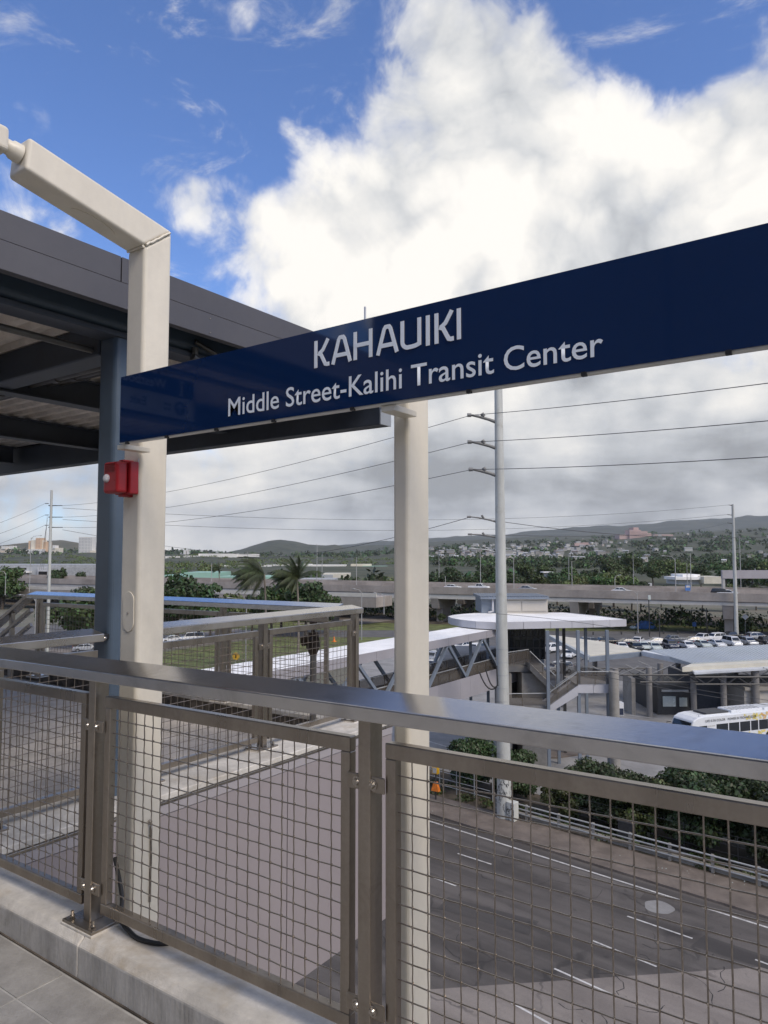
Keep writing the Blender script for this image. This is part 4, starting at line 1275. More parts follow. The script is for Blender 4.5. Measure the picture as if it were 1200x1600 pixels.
MB().box(XF, XB - .05, YS, YE, ZG0 + .5, ZG1 - .35).build('deck', 'plaza', fb)
MB().box(XF, XF + .1, YS, YE, ZG0, ZG1).build('girder', 'clad', fb)
MB().box(XF, XF + .1, YS, YR, ZR - .56, ZR - .165).build('fascia_panel', 'clad', fb)
y1, y2, y3 = onX(671, 1071, XB)[1], onX(696, 1011, XB)[1], onX(730, 1058, XB)[1]
stp = (y3 - y1) / 2
k = 0; y = y1 - stp * 6
while y < YR - 1:
    a = (XB - .12, y, ZG1 if k % 2 == 0 else ZR - .5); b = (XB - .12, y + stp, ZR - .5 if k % 2 == 0 else ZG1)
    MB().obar(a, b, .20, .20, (1, 0, 0)).build('truss_diagonal', 'bluegrey', fb)
    MB().obar((XF + .2, *a[1:]), (XF + .2, *b[1:]), .20, .20, (1, 0, 0)).build('truss_diagonal', 'bluegrey', fb)
    y += stp; k += 1
for X in (XB - .35, XF + .45):
    MB().box(X - .02, X + .02, YS, YE, ZG1 + .78, ZG1 + .84).build('handrail', 'galv', fb)
    MB().box(X - .006, X + .006, YS, YE, ZG1 - .3, ZG1 + .76).build('mesh_screen', 'mesh_screen', fb)
    for y in np.arange(YS, YE, 1.5): MB().box(X - .025, X + .025, y, y + .05, ZG1 - .3, ZG1 + .8).build('rail_post', 'steel', fb)
for y in (YS + 6, YS + 26):
    MB().box(XF + .6, XB - .6, y - .5, y + .5, GZ - .2, ZG0 + .55).build('pier', 'stair_concrete', fb)

# ================================================================== PAVILION (lift and stair tower)
ZP = EYE - 5.55
rp_px = [(774.7, 972.7), (860, 971), (926, 969.8), (978, 968.2), (930, 962.2), (882, 957.4), (744, 958.2), (722, 959.8), (708, 961.4), (701, 963.4), (706, 966), (721, 968.8), (744, 971.3)]
rpts = [onZ(x, y, ZP) for x, y in rp_px]
pv = thing('pavilion', 'round ended white roofed lift and stair pavilion beside the utility pole', 'pavilion', (*G(855, 1105, 58.5)[:2], GZ))
P2 = [(p[0], p[1]) for p in rpts]
MB().prism(P2, ZP - .10, ZP).build('roof', 'roof_white', pv)
# fascia as single panels round the edge
n = len(P2)
cen = np.mean(np.array(P2), axis=0)
for i in range(n):
    a, b = np.array(P2[i]), np.array(P2[(i + 1) % n]); L = np.linalg.norm(b - a); k = max(1, int(round(L / 2.2)))
    for j in range(k):
        q0 = a + (b - a) * (j / k + .004); q1 = a + (b - a) * ((j + 1) / k - .004)
        nn = np.array([(b - a)[1], -(b - a)[0]]) / L
        if nn @ ((a + b) / 2 - cen) < 0: nn = -nn
        q = [q0, q1, q1 + nn * .06, q0 + nn * .06]
        MB().prism([tuple(v) for v in q], ZP - .57, ZP + .03).build('fascia_panel', 'clad_pale', pv)
MB().prism([tuple(cen + (np.array(p) - cen) * .97) for p in P2], ZP - .5, ZP - .40).build('soffit', 'clad', pv)


def fbox(m_, x0, x1, yt, yb, D, dep, zt=None, zb=None):
    """block whose front face fills (x0..x1, yt..yb) at D metres ahead and runs dep metres back"""
    a, b = G(x0, yb, D), G(x1, yb, D); t = G((x0 + x1) / 2, yt, D)[2] if zt is None else zt
    z0 = G((x0 + x1) / 2, yb, D)[2] if zb is None else zb
    q = [a, b, b + FH * dep, a + FH * dep]
    return m_.hexa([(p[0], p[1], z0) for p in q], [(p[0], p[1], t) for p in q])


# rooftop lift housing
fbox(MB(), 775, 856, 936, 957.6, 69, 5, zb=ZP).build('lift_housing', 'panel_beige', pv)
for x0, x1 in ((776, 814), (816, 855)): fbox(MB(), x0, x1, 939, 955, 68.93, .06).build('housing_panel', 'panel_beige', pv)
fbox(MB(), 752.5, 774.6, 935, 957.6, 69.2, 4.6, zb=ZP).build('housing_side', 'bluegrey', pv)
m_ = MB()
for k in range(27):
    x = 751 + k * 4; fbox(m_, x, x + 2.2, 931.5, 934.5, 68.6, 5.6)
fbox(m_, 751, 858, 933.2, 936.2, 68.5, 5.8)
m_.build('ribbed_roof', 'bluegrey', pv)
q = G(770, 956, 68.9); t = G(770, 935, 68.9)
MB().tube([G(763, 957, 68.8), G(770, 955, 68.8), t], .1, 8).build('downpipe', 'clad_pale', pv, smooth=60)
# lift lobby glazing and core
fbox(MB(), 794, 852, 984, 1042, 66, 5, zt=ZP - .5, zb=ZG1).build('lobby_glass', 'dark_glass', pv)
for x in (795, 803, 813, 823, 833, 843, 851): fbox(MB(), x, x + 1.6, 984, 1042, 65.9, .12, zt=ZP - .5, zb=ZG1).build('mullion', 'dark_metal', pv)
for y in (994, 1012): fbox(MB(), 794, 852, y, y + 1.6, 65.85, .1).build('transom', 'dark_metal', pv)
fbox(MB(), 806, 850, 1000, 1036, 67.5, 3).build('lift_core', 'bluegrey', pv)
fbox(MB(), 700, 850, 1037, 1046, 62, 14, zt=ZG1 - .02, zb=ZG1 - .5).build('floor_slab', 'plaza', pv)
fbox(MB(), 816, 858, 1042, 1110, 61.5, 7, zt=ZG1 - .55, zb=GZ).build('stair_core', 'stair_concrete', pv)
fbox(MB(), 793, 800, 1056, 1110, 61.2, 7, zt=ZG1 - .55, zb=GZ).build('stair_wall', 'stair_concrete', pv)
fbox(MB(), 800, 816, 1052, 1110, 64, 4, zt=ZG1 - .55, zb=GZ).build('doorway', 'void', pv)
# columns
for x, D in ((855.5, 57.6), (903, 57.8), (948.5, 58.0), (871, 63), (881, 66), (915, 64), (762, 64), (735, 62)):
    c = G(x, 1000, D); cdk = 'bluegrey' if x != 881 else 'dark_metal'
    MB().obar((c[0], c[1], GZ), (c[0], c[1], ZP - .45), .24, .24, RT).build('column', cdk, pv)


def rail_run(x0, y0, x1, y1, D0_, D1_, h=1.05, step=1.4, screen=True, mname='galv'):
    a, b = G(x0, y0, D0_), G(x1, y1, D1_)
    MB().tube([a + (0, 0, h), b + (0, 0, h)], .035, 8).build('handrail', mname, pv, smooth=60)
    L = np.linalg.norm(b - a); k = max(1, int(L / step))
    for i in range(k + 1):
        p = a + (b - a) * i / k
        MB().tube([p, p + (0, 0, h)], .025, 6).build('rail_post', 'steel', pv)
    if screen:
        MB().add([a + (0, 0, .08), b + (0, 0, .08), b + (0, 0, h - .08), a + (0, 0, h - .08)], [(0, 1, 2, 3)]).build('mesh_screen', 'mesh_screen', pv)


# upper floor edge rail, stair flights, landings
rail_run(778, 1044, 826, 1036, 58.8, 61.2, 1.15)
fl0, fl1 = G(828, 1037, 60.8), G(870, 1078, 59.6)
m_ = MB().extr([fl0, fl1, fl1 - (0, 0, .55), fl0 - (0, 0, .55)], FH * 2.0); m_.build('stair_flight', 'stair_concrete', pv)
rail_run(828, 1037, 868, 1076, 60.6, 59.5, 1.05, 1.0)
fbox(MB(), 792, 868, 1103, 1108, 57.9, 3.2).build('landing', 'plaza', pv)
rail_run(776, 1104, 856, 1103, 57.9, 57.9, 1.0, 1.5)
a, b = G(857, 1104, 57.6), G(903, 1071.5, 57.6)
z_ = np.array([0, 0, .55])
MB().extr([a, b, b - z_ * 1.4, a - z_ * 1.0], FH * .12).build('stringer', 'clad_pale', pv)
MB().extr([a - z_ * .3 + FH * .12, b - z_ * .3 + FH * .12, b - z_ + FH * .12, a - z_ + FH * .12], FH * 2.0).build('stair_flight', 'stair_concrete', pv)
MB().extr([a + FH * 2.2, b + FH * 2.2, b - z_ * 1.4 + FH * 2.2, a - z_ + FH * 2.2], FH * .12).build('stringer', 'clad_pale', pv)
rail_run(857, 1103, 902, 1071, 57.55, 57.55, 1.0, .9)
rail_run(858, 1098, 902, 1068, 59.9, 59.9, 1.0, .9, False)
for x0, x1 in ((903, 927), (927.6, 957)): fbox(MB(), x0, x1, 1070, 1083, 57.6, .12).build('landing_fascia', 'clad_pale', pv)
fbox(MB(), 903, 957, 1071, 1077, 57.75, 4.5).build('landing', 'plaza', pv)
rail_run(903, 1070.5, 957, 1070, 57.55, 57.55, 1.05, 1.3)
rail_run(880, 1054, 950, 1068, 64, 59.5, 1.05, 1.3)
rail_run(857, 1054, 880, 1054, 64, 64, 1.05, 1.3)
cc_ = G(959, 1049, 57.2)
MB().tube([(cc_[0], cc_[1], GZ), (cc_[0], cc_[1], cc_[2])], .38, 18).build('concrete_column', 'stair_concrete', pv, smooth=50)

# ================================================================== BUS TERMINAL
mat('lamp_dull', (.22, .225, .23), .6, .2, .08, 1); mat('column_grey_shade', (.22, .21, .20), .9, 0, .12, .5)  # the columns' grey also takes in the shade under the roof
bt = thing('bus_terminal', 'bus terminal shed with grey blue roof and white eaves behind the bus', 'building', (*G(1100, 1110, 78)[:2], GZ))
ZT = GZ + 6.2


def roofpoly(name, px, z, t, matname):
    MB().prism([tuple(onZ(x, y, z)[:2]) for x, y in px], z - t, z).build(name, matname, bt)


roofpoly('roof_sheet', [(1014, 1015.5), (1420, 997), (1420, 1018), (1080, 1036)], ZT, .3, 'terminal_roof')
roofpoly('cream_gutter', [(1081, 1036.5), (1420, 1018.6), (1420, 1024), (1066, 1042.5)], ZT - .12, .5, 'terminal_cream')
roofpoly('eave_canopy', [(1077, 1042.5), (1420, 1023), (1420, 1031), (1085, 1050.5)], ZT - .5, .22, 'terminal_metal')
roofpoly('eave_trim', [(1084, 1049.5), (1420, 1030), (1420, 1033), (1086, 1053)], ZT - .85, .12, 'terminal_metal')
roofpoly('eave_fascia', [(1002, 1017.3), (1006, 1015.6), (1084, 1030), (1080, 1033)], ZT - .05, .55, 'terminal_metal')
roofpoly('cream_roof', [(857, 992), (869, 993), (946, 1003), (1002, 1016.5), (920, 1024.5)], ZT - .1, .2, 'terminal_cream')
roofpoly('roof_gutter', [(917, 1025), (1002, 1017), (1003, 1018.6), (920, 1027.2)], ZT - .2, .55, 'bluegrey')
roofpoly('roof_edge', [(856, 992), (859, 992), (922, 1024), (917, 1025.5)], ZT - .0, .5, 'terminal_roof')
a0_, a1_, b0_, b1_ = (onZ(*p, ZT) for p in ((1014, 1015.5), (1420, 997), (1080, 1036), (1420, 1018)))
for t in np.linspace(0.01, .99, 70):
    p, q = a0_ + (a1_ - a0_) * t, b0_ + (b1_ - b0_) * t
    MB().obar(p + (0, 0, .02), q + (0, 0, .02), .06, .06).build('roof_seam', 'terminal_metal', bt)
for x, D in ((962, 80), (1014, 81.0), (1032, 84), (1083, 80.5), (1130, 80.0), (1180, 79.5), (1230, 79.0), (1060, 92), (1150, 92), (880, 86), (930, 96)):
    c = G(x, 1060, D)
    MB().tube([(c[0], c[1], GZ), (c[0], c[1], ZT - .7)], .40 if D < 80 else .32, 14).build('column', 'column_grey_shade', bt, smooth=60)
    for s_ in (-1, 1):
        MB().tube([(c[0], c[1], ZT - 1.6), tuple(np.array([c[0], c[1], ZT - .45]) + RT * 2.6 * s_)], .06, 6).build('strut', 'lamp_dull', bt)
for x0, x1, D in ((1000, 1090, 77.5), (1086, 1300, 76.2), (905, 1010, 82)):
    m_ = MB(); a, b = G(x0, 1055, D), G(x1, 1055, D); a[2] = b[2] = ZT - 1.0
    m_.tube([a, b], .09, 6); m_.tube([a - (0, 0, .75), b - (0, 0, .75)], .09, 6)
    L = np.linalg.norm(b - a); k = int(L / 1.1)
    for i in range(k):
        p, q = a + (b - a) * i / k, a + (b - a) * (i + 1) / k
        m_.tube([p - (0, 0, .75 * (i % 2)), q - (0, 0, .75 * ((i + 1) % 2))], .05, 5)
    m_.build('truss', 'dark_metal', bt)
fbox(MB(), 1028, 1078, 1070, 1125, 82, 8, zb=GZ).build('kiosk', 'dark_metal', bt)
fbox(MB(), 1036, 1056, 1088, 1104, 81.9, .1).build('kiosk_window', 'car_pale', bt)
fbox(MB(), 1062, 1074, 1090, 1104, 81.9, .1).build('kiosk_window', 'car_pale', bt)
fbox(MB(), 1034, 1076, 1078, 1081, 81.85, .15).build('kiosk_trim', 'galv', bt)
fbox(MB(), 1088, 1166, 1058, 1125, 84, 8, zb=GZ).build('shade_wall', 'soffit_steel', bt)  # wall coloured dark to stand for the shade under the deep roof
fbox(MB(), 1164, 1300, 1078, 1125, 80, 8, zb=GZ).build('masonry_block', 'panel_beige', bt)
fbox(MB(), 1164, 1300, 1074, 1079, 79.6, 8.5).build('masonry_cap', 'stair_concrete', bt)
fbox(MB(), 988, 994, 1060, 1130, 82, 3, zb=GZ).build('service_wall', 'stair_concrete', bt)
vm_ = thing('vending_machine', 'white and navy vending machine beside the terminal columns', 'machine', (*G(969, 1120, 74)[:2], GZ))
fbox(MB(), 964, 975, 1098, 1118, 74, .9).build('cabinet', 'car_white', vm_); fbox(MB(), 964.5, 974.5, 1107, 1117, 73.96, .05).build('front_panel', 'car_navy', vm_)

# ---------------------------------------------------------------- bus
bus = bpy.data.objects.new('bus', None); COL.objects.link(bus); ORG[bus] = (0, 0, 0)
tag(bus, 'white city bus with yellow floral pattern at the terminal', 'bus')
LB, WB, HB = 12.2, 2.55, 3.15
mat('bus_white', (.72, .74, .76), .3, 0, .02, 2, coat=.4); mat('flower_yellow', (.74, .62, .18), .5); mat('flower_orange', (.74, .45, .18), .5)
prof = [(0, .35), (0.02, 1.2), (.12, 2.2), (.38, 2.78), (.9, 3.03), (1.6, 3.12), (LB - .3, 3.12), (LB, 2.9), (LB, .35)]
MB().extr([(x, -WB / 2, z) for x, z in prof], (0, WB, 0)).build('body', 'bus_white', bus, bevel=.10, seg=3)
MB().extr([(x - .012, -WB / 2 + .16, z) for x, z in ((.03, 1.25), (.12, 2.18), (.30, 2.62))] + [(x - .012, WB / 2 - .16, z) for x, z in ((.30, 2.62), (.12, 2.18), (.03, 1.25))], (-.02, 0, .005)).build('windscreen', 'car_glass', bus)
wx = 1.0
for k, wdt in enumerate((1.05, 1.5, 1.35, 1.35, 1.0, 1.25, 1.4, 1.2)):
    if k == 0:
        o = MB().box(wx, wx + wdt - .1, -WB / 2 - .018, -WB / 2 - .002, 1.45, 2.28).build('window', 'car_glass', bus, bevel=.006); wx += wdt + 1.0
        continue
    MB().box(wx, wx + wdt - .12, -WB / 2 - .018, -WB / 2 - .002, 1.42, 2.32).build('window', 'car_glass', bus, bevel=.006); wx += wdt
MB().box(2.05, 2.9, -WB / 2 - .024, -WB / 2 - .019, 2.17, 2.27).build('route_display', 'paint_white', bus)
for x0, x1, z1 in ((2.3, 5.0, 3.30), (5.3, 9.2, 3.34), (9.4, 11.6, 3.30)):
    MB().box(x0, x1, -.85, .85, 3.10, z1).build('roof_unit', 'bus_white' if x0 > 5 else 'dark_metal', bus, bevel=.05)
for k in range(8): MB().box(5.6 + k * .45, 5.68 + k * .45, -.8, .3, 3.342, 3.352).build('vent_slot', 'dark_metal', bus)
MB().box(1.3, 5.0, -1.0, -.9, 3.11, 3.2).build('roof_strip', 'car_white', bus)
for x in (2.2, 9.6):
    for s_ in (-1, 1):
        y_ = s_ * (WB / 2 - .14)
        wl = MB().tube([(x, y_ - .15, .48), (x, y_ + .15, .48)], .48, 20).build('wheel', 'tyre', bus, smooth=40)
        MB().tube([(x, y_ - .165, .48), (x, y_ + .165, .48)], .25, 14).build('rim', 'rim', wl, smooth=40)
MB().extr([(9.6 + .68 * math.cos(t), -WB / 2 - .012, .5 + .75 * math.sin(t)) for t in np.linspace(0, math.pi, 14)], (0, .01, 0)).build('wheel_arch', 'void', bus)
rng = np.random.default_rng(3)
for k in range(170):
    x = 5.6 + 6.5 * rng.beta(1.7, 1.2); z = rng.choice([rng.uniform(.5, 1.36), rng.uniform(2.38, 2.95)]); r_ = rng.uniform(.07, .17)
    pet = []
    for j in range(10):
        t = 2 * math.pi * j / 10; q = r_ * (1 if j % 2 else .5); pet.append((x + q * math.cos(t), -WB / 2 - .006 - .0002 * k, z + q * math.sin(t)))
    MB().extr(pet, (0, -.002, 0)).build('flower_print', 'flower_orange' if x > 8.5 and k % 3 else 'flower_yellow', bus)
for body, x0, x1 in (('LIFE IS IN COLOR', 1.75, 4.1), ('POWER IN TECHNICOLOR', 4.4, 7.9)):
    me, co, a0, a1 = text_mesh(body, 'x', 'black', 0, 0, 0, 0, 0)
    q = np.zeros_like(co); q[:, 0] = x0 + (co[:, 0] - a0) / (a1 - a0) * (x1 - x0); q[:, 1] = -WB / 2 - .045; q[:, 2] = 2.60 + co[:, 1] * .3
    set_co(me, q); me.materials.clear(); me.materials.append(MATS['black']); mesh_obj('lettering', me, bus)
for s_ in (-1, 1): MB().tube([(-.02, s_ * 1.2, 2.3), (-.30, s_ * 1.4, 2.25), (-.30, s_ * 1.42, 1.9)], .035, 6).build('mirror', 'black', bus)
c = G(1062, 1100, 67.5)
bus.location = (c[0], c[1], GZ + .04); bus.rotation_euler = (0, 0, YAW + R(20))


# ================================================================== VEHICLES
def car_proto(kind, paint):
    """returns list of (name, mesh, children)"""
    if kind == 'sedan':
        L, H = 4.7, 1.45
        low = [(-2.35, .35), (-2.33, .70), (-2.2, .86), (-1.55, .95), (1.0, .95), (2.1, .80), (2.33, .62), (2.35, .35)]
        cab = [(-1.75, .94), (-1.05, 1.40), (-.2, 1.46), (.45, 1.38), (1.35, .94)]
    elif kind == 'suv':
        L, H = 4.7, 1.75
        low = [(-2.32, .4), (-2.35, .85), (-2.28, 1.08), (1.0, 1.08), (2.15, .98), (2.33, .75), (2.35, .4)]
        cab = [(-2.25, 1.07), (-2.0, 1.66), (-1.5, 1.76), (.1, 1.74), (.55, 1.62), (1.25, 1.07)]
    elif kind == 'van':
        L, H = 5.0, 2.0
        low = [(-2.45, .4), (-2.48, 1.15), (1.5, 1.15), (2.3, .95), (2.45, .7), (2.48, .4)]
        cab = [(-2.45, 1.14), (-2.3, 1.95), (.9, 2.0), (1.1, 1.92), (1.75, 1.14)]
    else:
        L, H = 5.5, 1.8
        low = [(-2.75, .5), (-2.75, 1.12), (1.3, 1.12), (2.5, 1.05), (2.72, .8), (2.75, .5)]
        cab = [(-.75, 1.11), (-.6, 1.72), (.0, 1.80), (.8, 1.76), (1.55, 1.11)]
    Wd = 1.84 if kind != 'pickup' else 1.95
    body = MB()

    def loft(pr, w0, w1, z0, z1):
        """extruded side profile whose half width narrows with height"""
        n = len(pr); vs = []
        for s_ in (-1, 1):
            for x, z in pr:
                t = (z - z0) / (z1 - z0) if z1 > z0 else 0
                vs.append((x, s_ * (w0 + (w1 - w0) * t), z))
        fs = [tuple(range(n)), tuple(range(2 * n - 1, n - 1, -1))] + [(i, n + i, n + (i + 1) % n, (i + 1) % n) for i in range(n)]
        body.add(vs, [f for f in fs])
    loft(low[::-1], Wd / 2, Wd / 2 - .03, .35, 1.1)
    loft(cab[::-1], Wd / 2 - .05, Wd / 2 - .26, cab[0][1], max(z for _, z in cab))
    if kind == 'pickup':
        body.box(-2.70, -.78, -Wd / 2 + .08, Wd / 2 - .08, 1.05, 1.10)
    gl = MB(); zt = max(z for _, z in cab); z0 = cab[0][1]
    w0, w1 = Wd / 2 - .05, Wd / 2 - .26

    def half(z): return w0 + (w1 - w0) * (z - z0) / (zt - z0)
    sil = z0 + .07; roof = zt - .09
    xs0 = np.interp(sil, [cab[0][1], cab[1][1]], [cab[0][0], cab[1][0]]) + .12; xs1 = np.interp(roof, [cab[0][1], cab[1][1]], [cab[0][0], cab[1][0]]) + .12
    xe0 = np.interp(sil, [cab[-1][1], cab[-2][1]], [cab[-1][0], cab[-2][0]]) - .12; xe1 = np.interp(roof, [cab[-1][1], cab[-2][1]], [cab[-1][0], cab[-2][0]]) - .12
    mid = (xs0 + xe0) / 2 - .1
    for s_ in (-1, 1):
        for a0, a1, b0, b1 in ((xs0, mid - .04, xs1, mid - .04), (mid + .04, xe0, mid + .04, xe1)):
            q = [(a0, s_ * (half(sil) + .012), sil), (a1, s_ * (half(sil) + .012), sil), (b1, s_ * (half(roof) + .012), roof), (b0, s_ * (half(roof) + .012), roof)]
            gl.add(q, [(0, 1, 2, 3) if s_ < 0 else (3, 2, 1, 0)])
    for (xa, za), (xb, zb), sg_ in ((cab[0], cab[1], -1), (cab[-1], cab[-2], 1)):
        a, b = np.array([xa, za]), np.array([xb, zb]); d = b - a; nrm = np.array([d[1], -d[0]]) * (1 if sg_ > 0 else -1)
        nrm = nrm / np.linalg.norm(nrm)
        if nrm[0] * sg_ < 0: nrm = -nrm
        p, q = a + d * .12 + nrm * .014, a + d * .9 + nrm * .014
        vs = [(p[0], -half(p[1]) + .1, p[1]), (p[0], half(p[1]) - .1, p[1]), (q[0], half(q[1]) - .08, q[1]), (q[0], -half(q[1]) + .08, q[1])]
        gl.add(vs, [(0, 1, 2, 3) if sg_ > 0 else (3, 2, 1, 0)])
    wheels = []
    wm = MB().tube([(0, -.12, 0), (0, .12, 0)], .335, 16).mesh('wheel', 'tyre', smooth=40)
    rm = MB().tube([(0, -.128, 0), (0, .128, 0)], .20, 12).mesh('rim', 'rim', smooth=40)
    wb = L * .29
    for x in (-wb, wb):
        for s_ in (-1, 1): wheels.append((x, s_ * (Wd / 2 - .11), .335))
    fr = low[-1][0]; bk = low[0][0]
    hl_ = MB().box(-.03, .03, -.16, .16, -.06, .06).mesh('headlight', 'lamp_clear'); tl_ = MB().box(-.03, .03, -.12, .12, -.09, .09).mesh('tail_light', 'lamp_red')
    return dict(body=body.mesh('body', paint), glass=gl.mesh('windows', 'car_glass'), wheel=wm, rim=rm, wheels=wheels, hl=hl_, tl=tl_, fr=fr, bk=bk, Wd=Wd, zl=low[-3][1] - .04 if kind != 'pickup' else .88)


CARS = {}


def car(kind, paint, pos, heading, label, group):
    """heading in degrees: 0 = facing right across the view, 90 = facing away"""
    key = (kind, paint)
    if key not in CARS: CARS[key] = car_proto(kind, paint)
    c = CARS[key]
    e = bpy.data.objects.new('parked_car' if 'parked' in group else 'car', None); COL.objects.link(e)
    e.location = tuple(map(float, pos)); e.rotation_euler = (0, 0, YAW + R(heading))
    tag(e, label, {'sedan': 'car', 'suv': 'suv', 'van': 'van', 'pickup': 'pickup'}[kind], group)
    b = mesh_obj('body', c['body'], e)
    bv = b.modifiers.new('bevel', 'BEVEL'); bv.width = .06; bv.segments = 2; bv.limit_method = 'ANGLE'; bv.angle_limit = R(25)
    mesh_obj('windows', c['glass'], e)
    for p in c['wheels']:
        w_ = mesh_obj('wheel', c['wheel'], e, p); mesh_obj('rim', c['rim'], w_)
    for s_ in (-1, 1):
        mesh_obj('headlight', c['hl'], e, (c['fr'] - .03, s_ * (c['Wd'] / 2 - .28), c['zl'])); mesh_obj('tail_light', c['tl'], e, (c['bk'] + .04, s_ * (c['Wd'] / 2 - .2), c['zl'] + .12))
    return e


GP = 'cars parked in the lot behind the terminal'


def gcar(x, y, kind, paint, hd, label, group=GP):
    p = gpt(x, y); p[2] = GZ + .05
    return car(kind, paint, p, hd, label, group)


# back row, seen from the side
gcar(925, 1009, 'suv', 'car_grey', 8, 'dark grey suv, second car from the left in the side-on back row')
gcar(952, 1009, 'suv', 'car_black', 8, 'black suv, third car from the left in the side-on back row')
gcar(979, 1009, 'sedan', 'car_navy', 184, 'dark blue sedan, left of the small white car in the side-on back row')
gcar(997, 1006, 'sedan', 'car_white', 60, 'small white car parked at an angle beside the dark blue sedan')
gcar(1025, 1008, 'sedan', 'car_white', 184, 'white sedan seen from the side, left of the dark pickup')
gcar(1053, 1006, 'pickup', 'car_grey', 186, 'dark grey pickup seen from the side, right of the white sedan')
gcar(1082, 1006, 'sedan', 'car_silver', 186, 'silver sedan right of the dark grey pickup')
gcar(1099, 1003, 'pickup', 'car_white', 215, 'white crew cab pickup right of the silver sedan')
gcar(1118, 1002, 'suv', 'car_white', 200, 'white suv left of the black pickup')
gcar(1144, 1000, 'pickup', 'car_black', 186, 'black pickup at the foot of the far right utility pole')
gcar(1184, 1001, 'suv', 'car_silver', 8, 'silver suv right of the far right utility pole')
gcar(1225, 1002, 'sedan', 'car_black', 8, 'black sedan at the right edge of the side-on back row')
# front row, seen end-on over the terminal roof
gcar(972, 1016, 'sedan', 'car_white', 262, 'white hatchback facing the viewer at the left end of front row')
gcar(994, 1016, 'sedan', 'car_black', 265, 'black car facing the viewer next to the white hatchback')
gcar(1005, 1015, 'sedan', 'car_pale', 268, 'pale green car facing the viewer behind the terminal roof corner')
gcar(1022, 1016, 'sedan', 'car_pale', 268, 'pale car facing the viewer just right of the roof corner')
gcar(1048, 1014, 'suv', 'car_navy', 268, 'navy suv facing the viewer above the big terminal roof')
gcar(1074, 1014, 'sedan', 'car_white', 270, 'white car facing the viewer right of the navy suv')
gcar(1098, 1012, 'sedan', 'car_pale', 270, 'pale green car facing the viewer left of a white car over roof')
gcar(1120, 1011, 'sedan', 'car_white', 272, 'white car facing the viewer left of the white van')
gcar(1144, 1010, 'van', 'car_white', 272, 'white van facing the viewer over the terminal roof')
gcar(1169, 1009, 'suv', 'car_silver', 272, 'silver suv facing the viewer right of the white van')
gcar(1194, 1008, 'pickup', 'car_black', 272, 'black pickup facing the viewer at the right end of front row')
# cars seen under the footbridge roof
for x, y, kd, pt, hd, lb in ((677, 1034, 'suv', 'car_silver', 240, 'silver suv at the left under the footbridge roof, beside the right beige post'),
                             (692, 1026, 'suv', 'car_white', 235, 'white suv seen through the first truss triangle of the footbridge'),
                             (676, 1046, 'sedan', 'car_silver', 240, 'silver sedan lowest at the left under the footbridge'),
                             (722, 1015, 'sedan', 'car_white', 230, 'white sedan seen between the footbridge trusses, farther back'),
                             (743, 1020, 'suv', 'car_white', 230, 'white suv beside the yellow bollard under the footbridge'),
                             (748, 1040, 'van', 'car_white', 200, 'white van low behind the footbridge truss by the utility pole'),
                             (890, 1028, 'sedan', 'car_white', 240, 'white car under the terminal left roof seen between pavilion columns'),
                             (872, 1052, 'suv', 'car_silver', 200, 'silver suv behind the pavilion stairs'),
                             (860, 1020, 'suv', 'car_white', 220, 'white suv behind the pavilion glass lobby')):
    gcar(x, y, kd, pt, hd, lb)
yb = gpt(737, 1040); yo = thing('bollard', 'yellow bollard under the footbridge roof', 'bollard', yb)
MB().tube([yb, yb + (0, 0, 1.6), yb + (0, 0, 1.75)], [.28, .28, .16], 12).build('shaft', 'yellow', yo, smooth=40)
# road traffic at left
GR = 'vehicles on the roads beyond the railing'
gcar(300, 1003, 'van', 'car_white', 200, 'white van on the highway beyond the far railing', GR)
gcar(269, 1004, 'sedan', 'car_white', 200, 'small white car just left of the white van on the highway', GR)
gcar(134, 1018, 'sedan', 'car_silver', 20, 'silver car beside the dark canopy column, beyond the railing', GR)

# ================================================================== FREEWAY VIADUCT


def vl(r): return 199.1 - .513 * r


VD = np.array([1, -.513]); VD /= np.linalg.norm(VD)


def V(s_, n, z):
    """viaduct coordinates: s along from r = 0, n away"""
    r, D = 0 + VD[0] * s_, 199.1 + VD[1] * s_
    return W(r - VD[1] * n, D + VD[0] * n, z)


ZV = EYE - 8.35


def viaduct(name, label, off, zt, seg, zb0, zb1, far=True):
    vt = thing(name, label, 'viaduct', V(0, off, GZ))
    for a, b in zip(seg[:-1], seg[1:]):
        def hx(n0, n1, z0a, z0b, z1a, z1b): return MB().hexa([V(a, n0, z0a), V(b, n0, z0b), V(b, n1, z0b), V(a, n1, z0a)], [V(a, n0, z1a), V(b, n0, z1b), V(b, n1, z1b), V(a, n1, z1a)])
        bz0 = np.interp(a, [-160, 130], [zb0, zb1]); bz1 = np.interp(b, [-160, 130], [zb0, zb1])
        hx(off, off + .3, zt - 1.9, zt - 1.9, zt, zt).build('parapet', 'viaduct_conc', vt)
        hx(off + .5, off + 14, zt - 2.0, zt - 2.0, zt - 1.2, zt - 1.2).build('deck', 'viaduct_conc', vt)
        hx(off + .25, off + .75, bz0, bz1, zt - 2.05, zt - 2.05).build('girder', 'viaduct_girder', vt)
        for n in (3.5, 7, 10.5, 13.5): hx(off + n, off + n + .5, bz0, bz1, zt - 2.05, zt - 2.05).build('girder', 'viaduct_girder', vt)
        hx(off + 14, off + 14.3, zt - 1.9, zt - 1.9, zt + .25, zt + .25).build('parapet', 'viaduct_conc', vt)
    return vt


